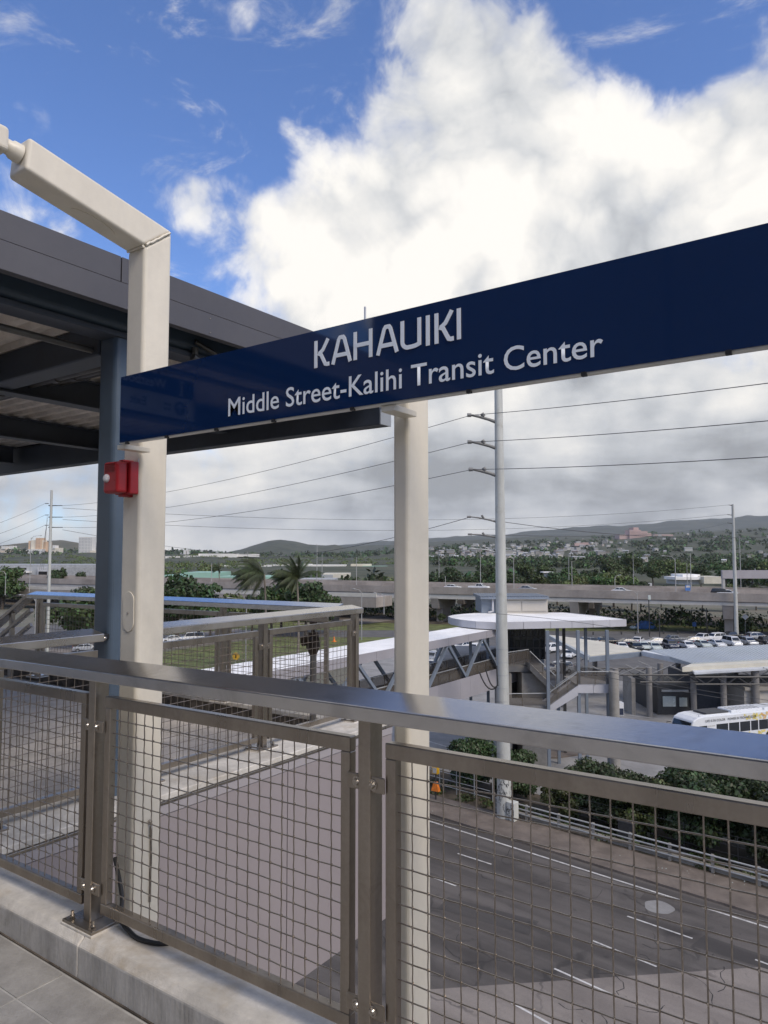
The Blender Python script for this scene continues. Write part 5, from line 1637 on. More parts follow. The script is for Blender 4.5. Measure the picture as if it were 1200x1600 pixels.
segs = list(np.linspace(-330, 190, 14))
vt = viaduct('viaduct', 'grey concrete freeway viaduct crossing the whole view, nearest carriageway', 0, ZV, segs, EYE - 12.6, EYE - 10.9)
vt2 = viaduct('viaduct', 'second freeway viaduct just behind the nearest carriageway', 19, ZV - .3, segs, EYE - 11.8, EYE - 10.6)  # other carriageway, its deck added behind for more shade below
for s_ in (-270, -225, -180, -130, -80, -28, 15, 52, 86, 120, 160):
    for vv, off in ((vt, 0), (vt2, 19)):
        MB().hexa([V(s_ - 1, off + 1, EYE - 14.2), V(s_ + 1, off + 1, EYE - 14.2), V(s_ + 1, off + 13, EYE - 14.2), V(s_ - 1, off + 13, EYE - 14.2)], [V(s_ - 1.1, off + .2, EYE - 11.3), V(s_ + 1.1, off + .2, EYE - 11.3), V(s_ + 1.1, off + 13.8, EYE - 11.3), V(s_ - 1.1, off + 13.8, EYE - 11.3)]).build('pier_cap', 'viaduct_conc', vv)
        MB().hexa([V(s_ - .9, off + 4, GZ - .2), V(s_ + .9, off + 4, GZ - .2), V(s_ + .9, off + 10, GZ - .2), V(s_ - .9, off + 10, GZ - .2)], [V(s_ - .9, off + 4, EYE - 14.1), V(s_ + .9, off + 4, EYE - 14.1), V(s_ + .9, off + 10, EYE - 14.1), V(s_ - .9, off + 10, EYE - 14.1)]).build('pier', 'viaduct_conc', vv)
# lower ramp at left, in front of the trees' line
rm_ = thing('ramp_viaduct', 'lower concrete ramp viaduct in front of the freeway at left', 'viaduct', V(-150, -16, GZ))
for a, b in zip(np.linspace(-330, 6, 9)[:-1], np.linspace(-330, 6, 9)[1:]):
    za, zb = np.interp([a, b], [-330, -120, 6], [EYE - 12.2, EYE - 11.4, EYE - 10.6])
    MB().hexa([V(a, -16, za - 2.6), V(b, -16, zb - 2.6), V(b, -7, zb - 2.6), V(a, -7, za - 2.6)], [V(a, -16, za), V(b, -16, zb), V(b, -7, zb), V(a, -7, za)]).build('span', 'viaduct_conc', rm_)
    MB().hexa([V(a, -16.05, za + .05), V(b, -16.05, zb + .05), V(b, -15.7, zb + .05), V(a, -15.7, za + .05)], [V(a, -16.05, za + 1), V(b, -16.05, zb + 1), V(b, -15.7, zb + 1), V(a, -15.7, za + 1)]).build('parapet', 'viaduct_girder', rm_)
for s_ in (-300, -250, -200, -150, -100, -50, -10):
    MB().hexa([V(s_ - 1, -14, GZ - .2), V(s_ + 1, -14, GZ - .2), V(s_ + 1, -9, GZ - .2), V(s_ - 1, -9, GZ - .2)], [V(s_ - 1, -14, EYE - 13.2), V(s_ + 1, -14, EYE - 13.2), V(s_ + 1, -9, EYE - 13.2), V(s_ - 1, -9, EYE - 13.2)]).build('pier', 'viaduct_conc', rm_)
GF = 'vehicles on the freeway viaduct'
for x, kd, pt, lb in ((697, 'sedan', 'car_white', 'white car on the viaduct just right of the right beige post'), (738, 'pickup', 'car_white', 'white pickup on the viaduct left of the near utility pole'),
                      (812, 'sedan', 'car_silver', 'silver car on the viaduct right of the near utility pole'), (957, 'sedan', 'car_white', 'white car on the viaduct above the pavilion roof tip'),
                      (1112, 'suv', 'car_black', 'black suv on the viaduct left of the billboard frame'), (1121, 'sedan', 'car_white', 'white car just behind the black suv on the viaduct')):
    ru = (x - 600) / FPX; D = 203.0 / (1 + .513 * ru); r_ = ru * D
    s_ = r_ / VD[0]
    p = V(s_, 3.5, ZV - 1.19 + .35)
    car(kd, pt, p, -27, lb, GF)

# ================================================================== STREET LAMPS
mat('lamp_post', (.40, .40, .39), .55, .2, .08, 1)
GL_ = 'street lamps and masts along the freeway'


def lamp(x, yt, yb, D, arm, label, r=.11, onground=True, name='street_lamp', cat='street lamp'):
    b = G(x, yb, D); t = G(x, yt, D)
    if onground: b[2] = max(GZ, b[2])
    t = np.array([b[0], b[1], t[2]])
    e = thing(name, label, cat, b, GL_)
    MB().tube([b, t], [r, r * .65], 8).build('post', 'lamp_post', e, smooth=60)
    if arm:
        q = t + RT * arm
        MB().tube([t - (0, 0, .5), t + RT * arm * .3 + (0, 0, .35), q + (0, 0, .6)], [r * .6, r * .5, r * .45], 6).build('arm', 'lamp_post', e, smooth=60)
        MB().ball(q + RT * arm * .12 + (0, 0, .58), .32, 8, 5, (1.3, .6, .35)).build('lamp_head', 'lamp_post', e, smooth=80)
    return e


for a in ((686, 868, 902, 240, 0, 'short mast behind the viaduct right of the right beige post'), (751, 862, 925, 192, -2.2, 'street lamp on the viaduct left of the near utility pole'),
          (696, 900, 918, 196, 0, 'short thin post on the viaduct by the white car'), (803, 872, 925, 190, 1.0, 'street lamp on the viaduct right of the near utility pole'),
          (889, 867, 906, 240, 0, 'taller mast of a pair standing behind the viaduct'), (894, 877, 922, 190, 0, 'shorter post of the pair right of a mast on the viaduct'),
          (961, 902, 925, 185, 1.2, 'small lamp on the viaduct above the pavilion tip'), (990, 866, 912, 230, 0, 'mast standing left of the curved lamp behind the viaduct'),
          (1056, 872, 926, 172, -2.6, 'curved street lamp on the viaduct below the pink building'), (1080, 865, 922, 190, 0, 'straight mast right of the curved street lamp'),
          (1074, 880, 915, 230, 0, 'thin dark post between curved lamp and straight mast'), (1158, 838, 924, 190, 0, 'tall thin mast right of the far right utility pole'),
          (997, 926, 989, 168, -2.6, 'street lamp in front of the viaduct above the parked cars'), (495, 850, 930, 200, 0, 'thin tall mast between the palms and right beige post'),
          (503, 866, 930, 205, 0, 'second thin mast right of the tall one near palms'), (557, 870, 915, 215, 0, 'plain mast near the left of right beige post'),
          (565, 925, 1000, 140, -1.4, 'street lamp behind the corner of the side railing'), (600, 930, 960, 170, -2.0, 'leaning lamp arm just left of the right beige post'),
          (386, 862, 925, 230, 0, 'thin mast left of the coconut palms'), (330, 880, 925, 235, 0, 'thin grey post before the green roofed sheds'),
          (46, 840, 925, 205, 2.5, 'curved street lamp left of the far left utility pole'), (8, 895, 930, 200, -2.0, 'street lamp at the left edge of the picture'),
          (384, 940, 1040, 110, -2.5, 'street lamp beyond the side railing over the grass'), (54, 935, 1010, 120, -2.4, 'pale street lamp behind the far railing mesh')):
    lamp(*a)
for x, yt, D, lb in ((1015, 932, 158, 'dark wooden pole carrying a blue box above the parked cars'), (1031, 968, 148, 'thin black post among the parked cars'), (1105, 951, 160, 'thin dark lamp post right of the parked pickup')):
    b = gpt(x, 868 + 18 * FPX / D); e = thing('dark_post', lb, 'post', b)
    MB().tube([b, (b[0], b[1], G(x, yt, D)[2])], .11, 8).build('post', 'dark_metal', e, smooth=60)
    if x == 1015:
        fbox(MB(), 1013, 1017, 930, 937, D - .2, .3).build('box', 'car_pale', e)
# road signs
sb = gpt(1165, 868 + 18 * FPX / 162); e = thing('warning_sign', 'pale diamond sign seen from behind, right of the far utility pole', 'sign', sb)
MB().tube([sb, (sb[0], sb[1], G(1165, 960, 162)[2])], .06, 6).build('post', 'lamp_post', e)
c = G(1164.5, 964, 161.9); MB().extr([c + RT * .75, c + (0, 0, .75), c - RT * .75, c - (0, 0, .75)], FH * .03).build('plate', 'car_white', e)
sb = gpt(1085, 868 + 18 * FPX / 170); e = thing('blue_sign', 'small blue road sign by the fence under the viaduct', 'sign', sb)
MB().tube([sb, (sb[0], sb[1], G(1085, 972, 170)[2])], .06, 6).build('post', 'lamp_post', e); fbox(MB(), 1082, 1088, 972, 979, 169.9, .05).build('plate', 'signblue', e)
b = G(1075, 925, 176); e = thing('freeway_sign', 'blue and white freeway sign standing on the viaduct', 'sign', b)
fbox(MB(), 1071, 1079, 914, 923, 176, .1).build('plate', 'signblue', e); fbox(MB(), 1072, 1078, 915, 918, 175.95, .04).build('lettering_panel', 'paint_white', e)
for x in (1072.5, 1077.5): MB().tube([G(x, 923, 176), G(x, 929, 176)], .06, 6).build('post', 'lamp_post', e)
b = gpt(368, 1040); e = thing('warning_sign', 'round yellow warning sign on the grass beyond the side railing', 'sign', b)
D_ = b @ FH
c = G(368.5, 1025.5, D_); MB().tube([b, c], .04, 6).build('post', 'lamp_post', e)
MB().tube([c - FH * .03, c], .6, 20).build('plate', 'yellow', e); fbox(MB(), 367.6, 369.4, 1022.5, 1028.5, D_ - .06, .02).build('symbol', 'black', e)
# overhead sign frame / billboard back at right
b = G(1130, 927, 180); e = thing('billboard', 'long grey back of a billboard at the right above the viaduct', 'billboard', b)
fbox(MB(), 1129, 1300, 891, 904, 180, .8).build('panel', 'clad', e); fbox(MB(), 1129.5, 1133.5, 904, 927, 180.2, .6, zb=GZ).build('leg', 'lamp_post', e)
fbox(MB(), 1230, 1234, 904, 927, 180.2, .6, zb=GZ).build('leg', 'lamp_post', e)
for x in (1150, 1180): fbox(MB(), x, x + .8, 888.5, 891, 180.4, .4).build('bracket', 'lamp_post', e)
# camp clutter under the viaduct: blue tarpaulin tent
tb = gpt(1012, 983); e = thing('tarpaulin_tent', 'blue tarpaulin tent pitched under the viaduct behind the car park', 'tent', tb)
MB().extr([tb - RT * 2.4, tb + RT * 2.4, tb + RT * 1.2 + (0, 0, 1.7), tb - RT * .6 + (0, 0, 2.0), tb - RT * 1.9 + (0, 0, 1.1)], FH * 2.5).build('sheet', 'signblue', e, bevel=.2)
MB().ball(tb - RT * 3.6 + (0, 0, .4), .7, 9, 6, (1.3, 1, .7)).build('bundle', 'car_pale', e)
cn_ = gpt(522, 1003); e = thing('traffic_cone', 'orange traffic cone by the highway beyond the side railing', 'cone', cn_)
MB().tube([cn_, cn_ + (0, 0, 1.1)], [.35, .06], 12).build('cone', 'orange', e); MB().box(cn_[0] - .4, cn_[0] + .4, cn_[1] - .4, cn_[1] + .4, GZ + .03, GZ + .1).build('base', 'orange', e)
# guard posts along the frontage road
for k in range(14):
    x = 905 + k * 22; b = gpt(x, 992.5 - k * .3)
    e = MB().obar(b, b + (0, 0, .75), .28, .28, RT).build('guard_post', 'dark_metal', bevel=.04)
    tag(e, 'short dark guard post in the row along the road behind the car park', 'post', 'guard posts along the frontage road')
m_ = MB()


# ================================================================== TERRAIN AND HILLS
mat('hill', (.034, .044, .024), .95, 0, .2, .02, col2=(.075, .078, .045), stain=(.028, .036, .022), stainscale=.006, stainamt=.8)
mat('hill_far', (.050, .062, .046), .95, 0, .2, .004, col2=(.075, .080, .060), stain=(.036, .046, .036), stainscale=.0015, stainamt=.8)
mat('hill_dry', (.115, .098, .058), .95, 0, .2, .01, col2=(.072, .075, .038), stain=(.05, .055, .03), stainscale=.006, stainamt=.7)
XC = [-900, 0, 160, 300, 430, 560, 640, 700, 850, 1000, 1100, 1200, 1500, 2100]
RINGS = {
    380: [925] * 14,
    520: [898] * 14,
    700: [888, 888, 888, 887, 887, 887, 888, 888, 888, 889, 890, 890, 890, 890],
    1000: [880, 880, 880, 879, 880, 880, 880, 880, 880, 881, 881, 880, 879, 879],
    1500: [874, 873, 872, 872, 875, 875, 874, 874, 872, 870, 868, 865, 860, 860],
    2000: [870, 868, 868, 868, 872, 871, 868, 866, 862, 858, 854, 850, 846, 846],
    2600: [866, 864, 864, 866, 870, 868, 862, 858, 852, 846, 842, 838, 834, 834],
    3300: [864, 862, 862, 865, 869, 866, 857, 852, 846, 837, 832, 827, 822, 822],
    3800: [866, 864, 865, 866, 869, 868, 860, 856, 850, 842, 838, 834, 830, 830],
}
RD_ = sorted(RINGS)


def terr_y(x, D):
    ys_ = [np.interp(x, XC, RINGS[d]) for d in RD_]
    return float(np.interp(math.log(D), [math.log(d) for d in RD_], ys_))


def terr_z(x, D):
    z = G(x, terr_y(x, D), D)[2]
    f = min(1, max(0, (D - 420) / 1500))
    p = G(x, 868, D)
    return z + f * 14 * (mnoise.fractal(Vector((p[0] * .004, p[1] * .004, 3.1)), 1.0, 2.0, 5))


def hill_mesh(name, xs, ds, zf, matname):
    m_ = MB(); nx = len(xs)
    for D in ds:
        for x in xs:
            p = G(x, 868, D); m_.v.append((p[0], p[1], zf(x, D)))
    for i in range(len(ds) - 1):
        for j in range(nx - 1):
            a = i * nx + j; m_.f.append((a, a + 1, a + nx + 1, a + nx)); m_.mi.append(0)
    o = m_.build(name, matname, smooth=None); o.data.polygons.foreach_set('use_smooth', [True] * len(o.data.polygons))
    o['kind'] = 'structure'
    return o


xs = list(range(-900, 2101, 12))
ds = list(np.geomspace(380, 3800, 60))
hill_mesh('terrain', xs, ds, terr_z, 'hill')


def ridge(name, prof, D0_, D1_, matname, rough, seed, ybase=872):
    X_, Y_ = zip(*prof)

    def zf(x, D):
        yt = np.interp(x, X_, Y_)
        t = (D - D0_) / (D1_ - D0_)
        s_ = math.sin(min(1, t * 1.25) * math.pi / 2) if t < .8 else max(0, 1 - (t - .8) / .2 * .5)
        y = ybase + (yt - ybase) * s_
        p = G(x, 868, D)
        nz = mnoise.fractal(Vector((p[0] * .0022, p[1] * .0022, seed)), .9, 2.1, 6)
        return G(x, y, D)[2] + rough * nz * min(1, s_ * 1.5) * (.4 + .6 * min(1, abs(ybase - yt) / 15))
    return hill_mesh(name, list(np.arange(X_[0], X_[-1] + 1, 7)), list(np.linspace(D0_, D1_, 34)), zf, matname)


ridge('crater_hill', [(180, 872), (300, 868), (352, 864), (380, 858), (400, 851), (420, 844), (436, 842), (460, 845), (482, 850), (510, 851.5), (524, 850), (545, 855), (580, 860), (640, 864), (760, 870)], 3300, 4700, 'hill', 10, 1.0)
ridge('hill_range', [(-900, 858), (-300, 856), (-60, 858), (16, 852), (43, 849), (75, 845), (96, 844.5), (122, 848.5), (146, 853), (200, 860), (280, 866), (420, 871)], 2900, 4300, 'hill_dry', 8, 2.0)
ridge('ridge', [(420, 870), (534, 856), (570, 853), (640, 851), (700, 845), (760, 844), (840, 839), (930, 836), (1010, 834), (1087, 831), (1146, 827), (1200, 824), (1400, 822), (2100, 820)], 4000, 5600, 'hill', 16, 3.0)
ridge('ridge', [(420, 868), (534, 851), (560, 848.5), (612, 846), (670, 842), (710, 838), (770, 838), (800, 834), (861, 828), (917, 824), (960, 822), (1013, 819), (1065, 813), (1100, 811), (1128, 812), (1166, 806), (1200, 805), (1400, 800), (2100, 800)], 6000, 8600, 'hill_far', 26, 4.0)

# scrub and woods on the terrain: one uncountable mass
m_ = MB(); rng = np.random.default_rng(9)
cs, rs, n_c = [], [], 0
mL = {'leaf_dark': MB(), 'leaf_mid': MB(), 'leaf_light': MB()}
for k in range(5200):
    u_ = rng.uniform(0, 1); D = 400 * (3500 / 400) ** (u_ ** .8); x = rng.uniform(-250, 1450)
    p = G(x, 868, D)
    if mnoise.noise(Vector((p[0] * .006, p[1] * .006, 7.7))) < -.22 + (0.10 if D > 1300 else 0): continue
    z = terr_z(x, D); h = rng.uniform(5, 11) * (1.0 if D < 1500 else 1.5)
    w_ = h * rng.uniform(.55, .95)
    key = 'leaf_dark' if rng.uniform() < .6 else 'leaf_mid'
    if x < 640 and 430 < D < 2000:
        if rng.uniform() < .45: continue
        h *= .5; w_ = h * 1.5; key = 'leaf_light'  # paler leaves put the sunlight on the left flats into colour
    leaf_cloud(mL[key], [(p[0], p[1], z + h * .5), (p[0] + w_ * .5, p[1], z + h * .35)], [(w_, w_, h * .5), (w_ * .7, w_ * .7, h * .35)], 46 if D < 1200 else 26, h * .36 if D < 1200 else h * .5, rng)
for key, lb in (('leaf_dark', 'dark distant woods spread over the valley and slopes'), ('leaf_mid', 'mid green distant scrub spread over the valley and slopes'), ('leaf_light', 'scrub on the flats at left, sunlight put into its pale yellow green')):
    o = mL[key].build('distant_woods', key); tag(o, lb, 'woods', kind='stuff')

# ---------------------------------------------------------------- houses on the slope
mat('house_white', (.40, .395, .375), .8, 0, .05, 1, objrand=.5); mat('house_cream', (.50, .46, .40), .8, 0, .05, 1, objrand=.5)
mat('roof_grey', (.30, .31, .33), .7, 0, .1, 1, objrand=.7); mat('roof_pale', (.42, .43, .44), .7, 0, .1, 1, objrand=.6); mat('roof_brown', (.20, .13, .10), .8, 0, .1, 1, objrand=.6)


def house_mesh(w_, d_, h_, rh, mw, mr):
    a = MB().box(-w_ / 2, w_ / 2, -d_ / 2, d_ / 2, -3, h_)
    a.cur = 1
    a.extr([(-w_ / 2 - .5, -d_ / 2 - .5, h_ + .01), (-w_ / 2 - .5, d_ / 2 + .5, h_ + .01), (-w_ / 2 - .5, 0, h_ + rh)], (w_ + 1, 0, 0))
    a.cur = 2
    for x in np.linspace(-w_ / 2 + 1.5, w_ / 2 - 1.5, max(2, int(w_ / 3.2))):
        a.box(x - .6, x + .6, -d_ / 2 - .06, -d_ / 2 - .01, h_ - 1.9, h_ - .6)
    return a.mesh('house', [mw, mr, 'void'])


HM = [house_mesh(14, 10, 4.5, 2.2, 'house_white', 'roof_pale'), house_mesh(12, 9, 6.5, 2.0, 'house_cream', 'roof_grey'), house_mesh(18, 11, 5, 2.2, 'house_white', 'roof_grey'),
      house_mesh(11, 9, 4.2, 2.4, 'house_cream', 'roof_pale'), house_mesh(16, 12, 7, 1.6, 'house_white', 'roof_brown'), house_mesh(24, 12, 8, 1.4, 'house_white', 'roof_pale')]
rng = np.random.default_rng(17); placed = 0
while placed < 300:
    if rng.uniform() < .72:
        x, D = rng.normal(800, 105), rng.uniform(1250, 2500)
        if not 615 < x < 990: continue
    else: x, D = rng.uniform(640, 1230), rng.uniform(800, 3000)
    p = G(x, 868, D)
    o = mesh_obj('house', HM[rng.integers(0, 6)], None, (p[0], p[1], terr_z(x, D) + rng.uniform(4, 8)), (0, 0, YAW + rng.uniform(-.6, .6)))
    s_ = rng.uniform(.45, .75); o.scale = (s_, s_, s_)
    tag(o, 'tiny pale house among trees on the distant hillside', 'house', 'houses on the distant hillside'); placed += 1

# ---------------------------------------------------------------- pink hospital and other far buildings
mat('pink', (.50, .36, .33), .8, 0, .06, .02); mat('pink_dark', (.36, .25, .23), .8)
mat('tower_orange', (.66, .46, .30), .8, 0, .05, .02); mat('tower_cream', (.72, .66, .54), .8, 0, .04, .02); mat('tower_white', (.70, .69, .66), .8, 0, .05, .02)  # cream and orange towers, their sunlit warmth put into these colours too
mat('roof_green', (.28, .46, .37), .6, 0, .06, .05); mat('shed_grey', (.42, .44, .46), .7, 0, .06, .05); mat('terracotta', (.50, .30, .22), .8, 0, .08, .05); mat('bright_white', (.80, .78, .73), .7, 0, .05, .03)


def far_building(name, label, cat, blocks, D, dep, base=868, group=None):
    """blocks: (x0, x1, ytop, ybottom, material, part name, D offset)"""
    e = thing(name, label, cat, G(blocks[0][0], blocks[0][3], D), group)
    for x0, x1, yt, yb, mt, pn, dd in blocks:
        fbox(MB(), x0, x1, yt, yb, D + dd, dep).build(pn, mt, e)
    return e


def win_rows(e, x0, x1, y0, y1, nx, ny, D, matname='void', fx=.55, fy=.5):
    for i in range(nx):
        for j in range(ny):
            w_ = (x1 - x0) / nx; h_ = (y1 - y0) / ny
            fbox(MB(), x0 + w_ * (i + .5 - fx / 2), x0 + w_ * (i + .5 + fx / 2), y0 + h_ * (j + .5 - fy / 2), y0 + h_ * (j + .5 + fy / 2), D - .3, .25).build('window', matname, e)


D_ = 3000
hp = far_building('hospital', 'large pink stepped hospital building high on the distant slope', 'building',
                  [(968, 990, 835, 845, 'pink', 'wing', 0), (984, 1002, 828, 845, 'pink', 'wing', -10), (990, 998, 824, 830, 'pink', 'tower', 5), (996, 1012, 830, 845, 'pink', 'wing', -5),
                   (1010, 1018, 833, 845, 'pink', 'wing', 0), (1017, 1024, 836.5, 845, 'pink_dark', 'link', 6), (1023, 1052, 835, 845, 'pink', 'wing', -4), (1050, 1058, 839, 845, 'pink', 'wing', 0)], D_, 60)
win_rows(hp, 985, 1001, 830, 842, 9, 4, D_ - 10, 'pink_dark'); win_rows(hp, 1024, 1051, 836.5, 842, 14, 3, D_ - 4, 'pink_dark'); win_rows(hp, 997, 1011, 832, 842, 7, 3, D_ - 5, 'pink_dark')
far_building('pink_block', 'low pink building left of the hospital on the distant slope', 'building', [(898, 912, 848.5, 853, 'pink', 'wall', 0), (911, 930, 847.5, 853, 'pink', 'wall', 4), (930, 936, 849, 853, 'bright_white', 'wall', 0)], 2400, 40)
to = far_building('tower_block', 'orange and cream tower block at far left, sunlight put into its colours', 'building',
                  [(44, 49, 845, 869, 'tower_orange', 'wing', 8), (48, 66, 844, 869, 'tower_cream', 'wing', 0), (55, 64, 840.5, 869, 'tower_orange', 'core', -4), (65, 74, 846.5, 869, 'tower_orange', 'wing', 6), (39, 67, 858, 870, 'tower_white', 'podium', -12)], 2300, 30)
win_rows(to, 56, 63, 842, 857, 3, 7, 2296, 'pink_dark', .4, .4); win_rows(to, 40, 66, 860, 869, 9, 3, 2288, 'hanger_grey')
tw_ = far_building('tower_block', 'pair of cream slab towers at the left edge of the picture', 'building', [(0, 26, 857, 869, 'tower_cream', 'slab', 0), (2, 8, 853.5, 858, 'tower_white', 'lift_tower', -3), (14, 20, 853, 858, 'tower_white', 'lift_tower', -3)], 2250, 25)
win_rows(tw_, 1, 25, 858, 868, 9, 4, 2250, 'terracotta', .35, .4)
t3 = far_building('tower_block', 'cream tower right of the far left utility pole', 'building', [(79, 93, 856, 870, 'tower_cream', 'slab', 0), (82, 86, 852, 857, 'tower_white', 'lift_tower', -3)], 2250, 25)
win_rows(t3, 80, 92, 858, 868, 4, 4, 2250, 'hanger_grey', .3, .5)
t4 = far_building('tower_block', 'tall white gridded tower block beside the dark column', 'building', [(122.5, 144, 839, 871, 'tower_white', 'slab', 0), (140, 160, 860, 871, 'tower_cream', 'podium', -6)], 2000, 25)
win_rows(t4, 123, 143.5, 840, 870, 9, 13, 2000, 'hanger_grey', .5, .5)
far_building('apartment_block', 'small grey tower cluster right of the thick beige post', 'building', [(279, 285, 859.5, 868, 'shed_grey', 'tower', 0), (286.5, 290, 859, 868, 'tower_white', 'tower', 0), (291.5, 294.5, 859.5, 868, 'tower_white', 'tower', 4)], 2400, 25)
far_building('long_block', 'long bright cream building on the rise right of the thick beige post', 'building', [(310, 370, 865, 871, 'bright_white', 'wing', 0), (368, 402, 865.5, 870, 'bright_white', 'wing', 5), (286, 312, 868, 871.5, 'tower_white', 'wing', -4), (258, 276, 869, 873, 'bright_white', 'wing', -6)], 1500, 25)
far_building('pink_shed_row', 'row of terracotta and white low buildings behind the green roofs', 'building', [(256, 330, 886.5, 893, 'terracotta', 'wall', 0), (256, 328, 884.5, 887, 'bright_white', 'roof', -1), (324, 344, 883.5, 892, 'terracotta', 'gable', -2), (344, 382, 883.5, 891, 'bright_white', 'wall', 2), (382, 420, 883, 889, 'bright_white', 'wall', 4)], 760, 20)
far_building('white_depot', 'long bright white depot buildings behind the palms', 'building', [(418, 448, 882.5, 889, 'bright_white', 'wall', 0), (448, 486, 881.5, 888.5, 'bright_white', 'wall', 3), (486, 540, 882.5, 887.5, 'bright_white', 'wall', -2), (548, 580, 881.5, 887, 'tower_cream', 'wall', 0), (566, 606, 884.5, 889, 'roof_green', 'roof', -6)], 820, 25)
far_building('green_shed', 'long sheds with pale green roofs behind the viaduct at left', 'building', [(256, 288, 898.5, 907, 'roof_green', 'roof', 3), (287, 342, 894.5, 906, 'roof_green', 'roof', 0), (342, 424, 901, 912, 'roof_green', 'roof', -10), (256, 343, 905, 914, 'shed_grey', 'wall', -1)], 330, 26)
far_building('grey_depot', 'grey low depot building right of the palms behind the viaduct', 'building', [(468, 523, 905, 912, 'roof_pale', 'roof', 0), (470, 521, 908, 918, 'shed_grey', 'wall', -1)], 300, 20)
far_building('depot_house', 'low tan roofed building behind the grey depot', 'building', [(505, 546, 896, 903, 'house_cream', 'roof', 0), (503, 520, 898, 906, 'shed_grey', 'wall', -2)], 420, 18)
wh = far_building('warehouse', 'large grey warehouse with dark loading door at far left', 'building', [(-80, 150, 882.5, 886.5, 'roof_pale', 'roof', 4), (-80, 58, 886, 908, 'shed_grey', 'wall', 0), (58, 75, 886, 908, 'roof_pale', 'gable', -1.5), (75, 160, 886.5, 905, 'roof_pale', 'wall', 1), (19, 46, 892.5, 895, 'bright_white', 'awning', -2)], 320, 40)
for x0, x1 in ((11.5, 25), (27, 41)): fbox(MB(), x0, x1, 887.3, 890, 319.8, .3).build('window_band', 'void', wh)
fbox(MB(), 60, 73, 893, 903, 318.2, .5).build('loading_door', 'void', wh)
far_building('low_station', 'white low roofed service building beyond the viaduct at right', 'building', [(1056, 1108, 901.5, 906, 'roof_white', 'roof', 0), (1067, 1094, 897.5, 901.5, 'roof_white', 'clerestory_roof', 3), (1100, 1130, 901, 912, 'terminal_cream', 'wall', -3), (1060, 1100, 906, 913, 'shed_grey', 'wall', 2)], 330, 14)
far_building('canopy_shed', 'small flat white canopy among the trees beyond the viaduct', 'building', [(849, 866, 893.5, 895, 'roof_white', 'roof', 0), (855, 859, 895, 903, 'shed_grey', 'post', .5)], 290, 6)
far_building('container', 'white container behind the viaduct right of the trees', 'container', [(1008, 1019, 911.5, 918, 'roof_pale', 'body', 0)], 260, 4)

# ---------------------------------------------------------------- trees that can be told apart
GT = 'trees beyond the freeway viaduct'
rng = np.random.default_rng(23)
spots = [(680, 893, 262), (706, 884, 330), (722, 897, 250), (745, 893, 258), (760, 880, 350), (772, 896, 252), (798, 890, 275), (822, 881, 345), (836, 897, 250), (852, 884, 330), (870, 894, 262), (893, 888, 300),
         (905, 899, 245), (925, 885, 320), (938, 900, 240), (958, 897, 250), (972, 890, 300), (986, 905, 235), (1000, 908, 228), (1062, 915, 240), (1096, 914, 232), (1140, 914, 230), (1180, 910, 236), (1215, 908, 240),
         (1032, 914, 250), (1020, 878, 420), (1055, 880, 430), (1095, 882, 400), (1135, 884, 380), (1175, 878, 410), (1210, 880, 400), (985, 874, 460), (955, 876, 450)]
for k, (x, yt, D) in enumerate(spots):
    h = 18 - (yt - 868) * D / FPX + max(0, (D - 330)) * .02
    key = ('broad_a', 'broad_b', 'broad_d', 'broad_c')[int(rng.choice(4, p=[.3, .34, .2, .16]))]
    hh = {'broad_a': 10, 'broad_b': 9, 'broad_c': 8, 'broad_d': 12}[key]
    p = G(x, 900, D); p[2] = GZ
    look = {'broad_a': 'dark rounded', 'broad_b': 'mid green', 'broad_c': 'pale green spreading', 'broad_d': 'tall dark'}[key]
    where = 'left of near pole' if x < 775 else 'right of near pole' if x < 890 else 'right of paired masts' if x < 1050 else 'right of curved lamp'
    row = 'front' if D < 270 else 'back'
    plant_tree('broadleaf_tree', key, p, f'{look} tree in {row} belt beyond the viaduct, {where}', 'tree', GT, h / hh * rng.uniform(.95, 1.05))
for x, yt, D, key, lb, w_ in ((278, 897, 150, 'broad_a', 'dark tree just right of the thick beige post above far railing', 1.0), (312, 901, 155, 'broad_d', 'dark tree left of the palms above the far railing', .9),
                             (120, 922, 140, 'broad_b', 'low leafy tree left of the dark column above the far railing', 1.3), (146, 915, 150, 'broad_a', 'dark tree partly hidden by the dark column', 1.0),
                             (92, 884, 280, 'broad_d', 'rounded tree in front of the warehouse wall', .8), (127, 893, 285, 'broad_a', 'small bare tree in front of the warehouse right end', .5), (5, 886, 240, 'broad_b', 'dark tree at the left edge before the warehouse', 1.2),
                             (440, 905, 165, 'broad_b', 'leafy tree between the two coconut palms', .8), (478, 908, 160, 'broad_a', 'dark tree right of the coconut palms', 1.0), (508, 925, 165, 'broad_b', 'low tree right of the palms at viaduct foot', 1.0),
                             (360, 930, 160, 'broad_c', 'low bush in front of the viaduct left of the palms', .8), (395, 925, 165, 'broad_d', 'low tree at the foot of the left palm', .9), (425, 915, 170, 'broad_a', 'dark tree behind the palm trunks', .9),
                             (250, 925, 150, 'broad_a', 'dark tree behind the thick beige post', 1.1), (330, 935, 150, 'broad_b', 'low tree under the viaduct left of palms', .9),
                             (690, 962, 190, 'broad_b', 'small tree under the viaduct right of the right beige post', 1.0), (1062, 955, 196, 'broad_a', 'dark tree under the viaduct between its piers', 1.0)):
    h = 18 - (yt - 868) * D / FPX
    hh = {'broad_a': 10, 'broad_b': 9, 'broad_c': 8, 'broad_d': 12}[key]
    p = G(x, 900, D); p[2] = GZ
    plant_tree('broadleaf_tree', key, p, lb, 'tree', None, max(.3, h / hh) * w_ ** .5, sz=1 / w_ ** .5)
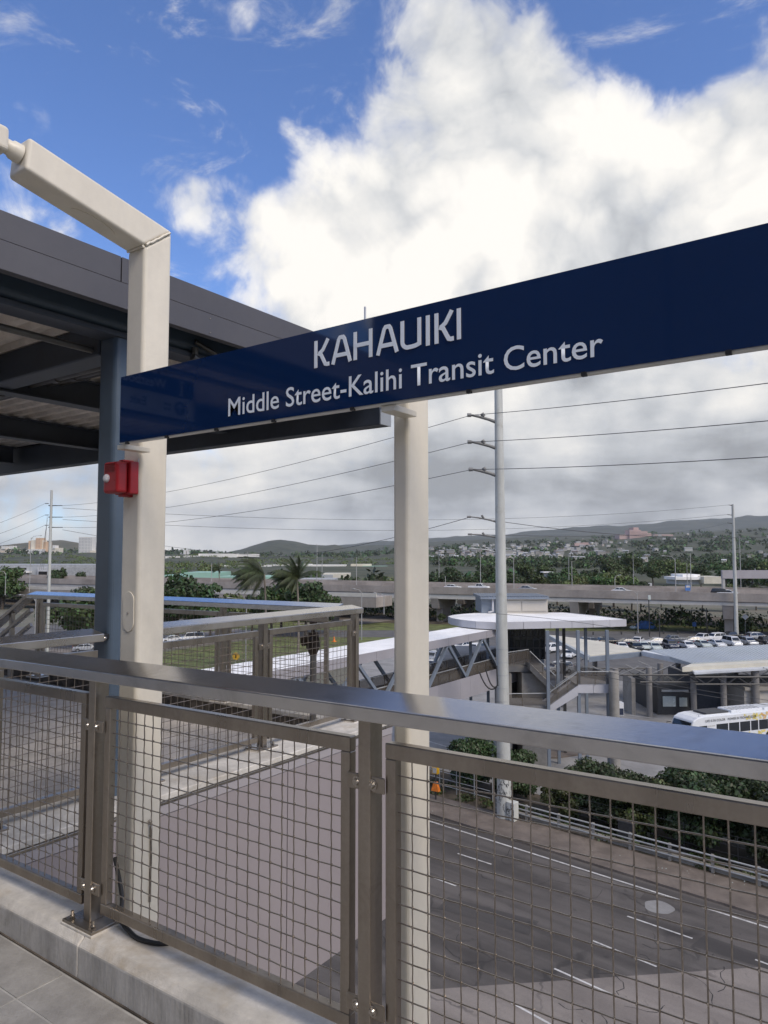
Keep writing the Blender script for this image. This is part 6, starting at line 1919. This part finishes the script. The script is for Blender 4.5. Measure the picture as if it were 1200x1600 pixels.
# dark undergrowth added below the viaducts to deepen the shade there
m_ = MB(); cs, rs = [], []
rng = np.random.default_rng(41)
for k in range(420):
    s_ = rng.uniform(-300, 170); p = V(s_, rng.uniform(11, 38), GZ + .9); q = rng.uniform(2, 4.5)
    cs.append(p); rs.append((q, q, q * .8))
leaf_cloud(m_, cs, rs, 30000, .8, rng)
o = m_.build('undergrowth', 'leaf_dark'); tag(o, 'dark undergrowth added to fill the shade behind the viaduct piers', 'undergrowth', kind='stuff')


# ---------------------------------------------------------------- palms
def palm(x, yc, D, seed, label, wind=.9, size=3.6):
    rng = np.random.default_rng(seed)
    b = G(x, 900, D); b[2] = GZ
    e = thing('coconut_palm', label, 'palm', b, None)
    t = G(x, yc, D)
    pts = [b, b + (t - b) * .35 + RT * .35, b + (t - b) * .7 + RT * .25, t]
    MB().tube(pts, [.24, .19, .16, .14], 9).build('trunk', 'palm_bark', e, smooth=60)
    for k in range(34):
        a = 2 * math.pi * k / 34 + rng.uniform(-.15, .15); el = rng.uniform(-.35, 1.15)
        d = RT * math.cos(a) * math.cos(el) + FH * math.sin(a) * math.cos(el) + np.array([0, 0, math.sin(el)])
        d = d - RT * wind + np.array([0, 0, .1])                               # blown to the left by the trade wind
        d /= np.linalg.norm(d); L = size * rng.uniform(.8, 1.1)
        sp_ = []; p = t.copy(); v = d.copy()
        for j in range(17):
            sp_.append(p.copy()); p = p + v * L / 16; v = v + np.array([0, 0, -.078]) - RT * .024; v /= np.linalg.norm(v)
        m_ = MB().tube(sp_, list(np.linspace(.045, .012, 17)), 4)
        for j in range(1, 17):
            c = sp_[j]; ax = sp_[j] - sp_[j - 1]; ax /= np.linalg.norm(ax)
            side = np.cross(ax, (0, 0, 1)); side /= np.linalg.norm(side) + 1e-9
            for s_ in (-1, 1):
                for q in (0, .33, .66):
                    c2 = c - ax * L / 16 * q
                    ll = L * .26 * math.sin(math.pi * min(.95, .18 + j / 20)) * rng.uniform(.85, 1.1)
                    tip = c2 + (side * s_ * .75 + ax * .55 - RT * .2 + np.array([0, 0, -.75])) * ll
                    m_.add([c2 - ax * .055, c2 + ax * .055, tip], [(0, 1, 2)])
        m_.build('frond', 'leaf_palm', e)
    return e


palm(413, 897, 112, 1, 'windblown coconut palm, left of the pair above the far railing', wind=1.05, size=5.6)
palm(464, 903, 112, 2, 'windblown coconut palm, right of the pair above the far railing', wind=.75, size=4.6)
b = G(342, 900, 250); b[2] = GZ
palm(342, 889, 250, 3, 'small distant fan palm in front of the green roofs', size=3.0)

# ================================================================== HAZE
hz = bpy.data.materials.new('haze'); hz.use_nodes = True
hn = hz.node_tree; hn.nodes.clear()
hv = hn.nodes.new('ShaderNodeVolumePrincipled'); hv.inputs['Color'].default_value = (.86, .90, .95, 1); hv.inputs['Density'].default_value = .000045
hv.inputs['Anisotropy'].default_value = .2
ho = hn.nodes.new('ShaderNodeOutputMaterial'); hn.links.new(hv.outputs[0], ho.inputs['Volume'])
MATS['haze'] = hz
o = MB().box(-9500, 9500, -9500, 9500, GZ - 1.0, 600).build('haze', 'haze')
tag(o, 'thin pale haze over the whole valley', 'haze', kind='stuff')
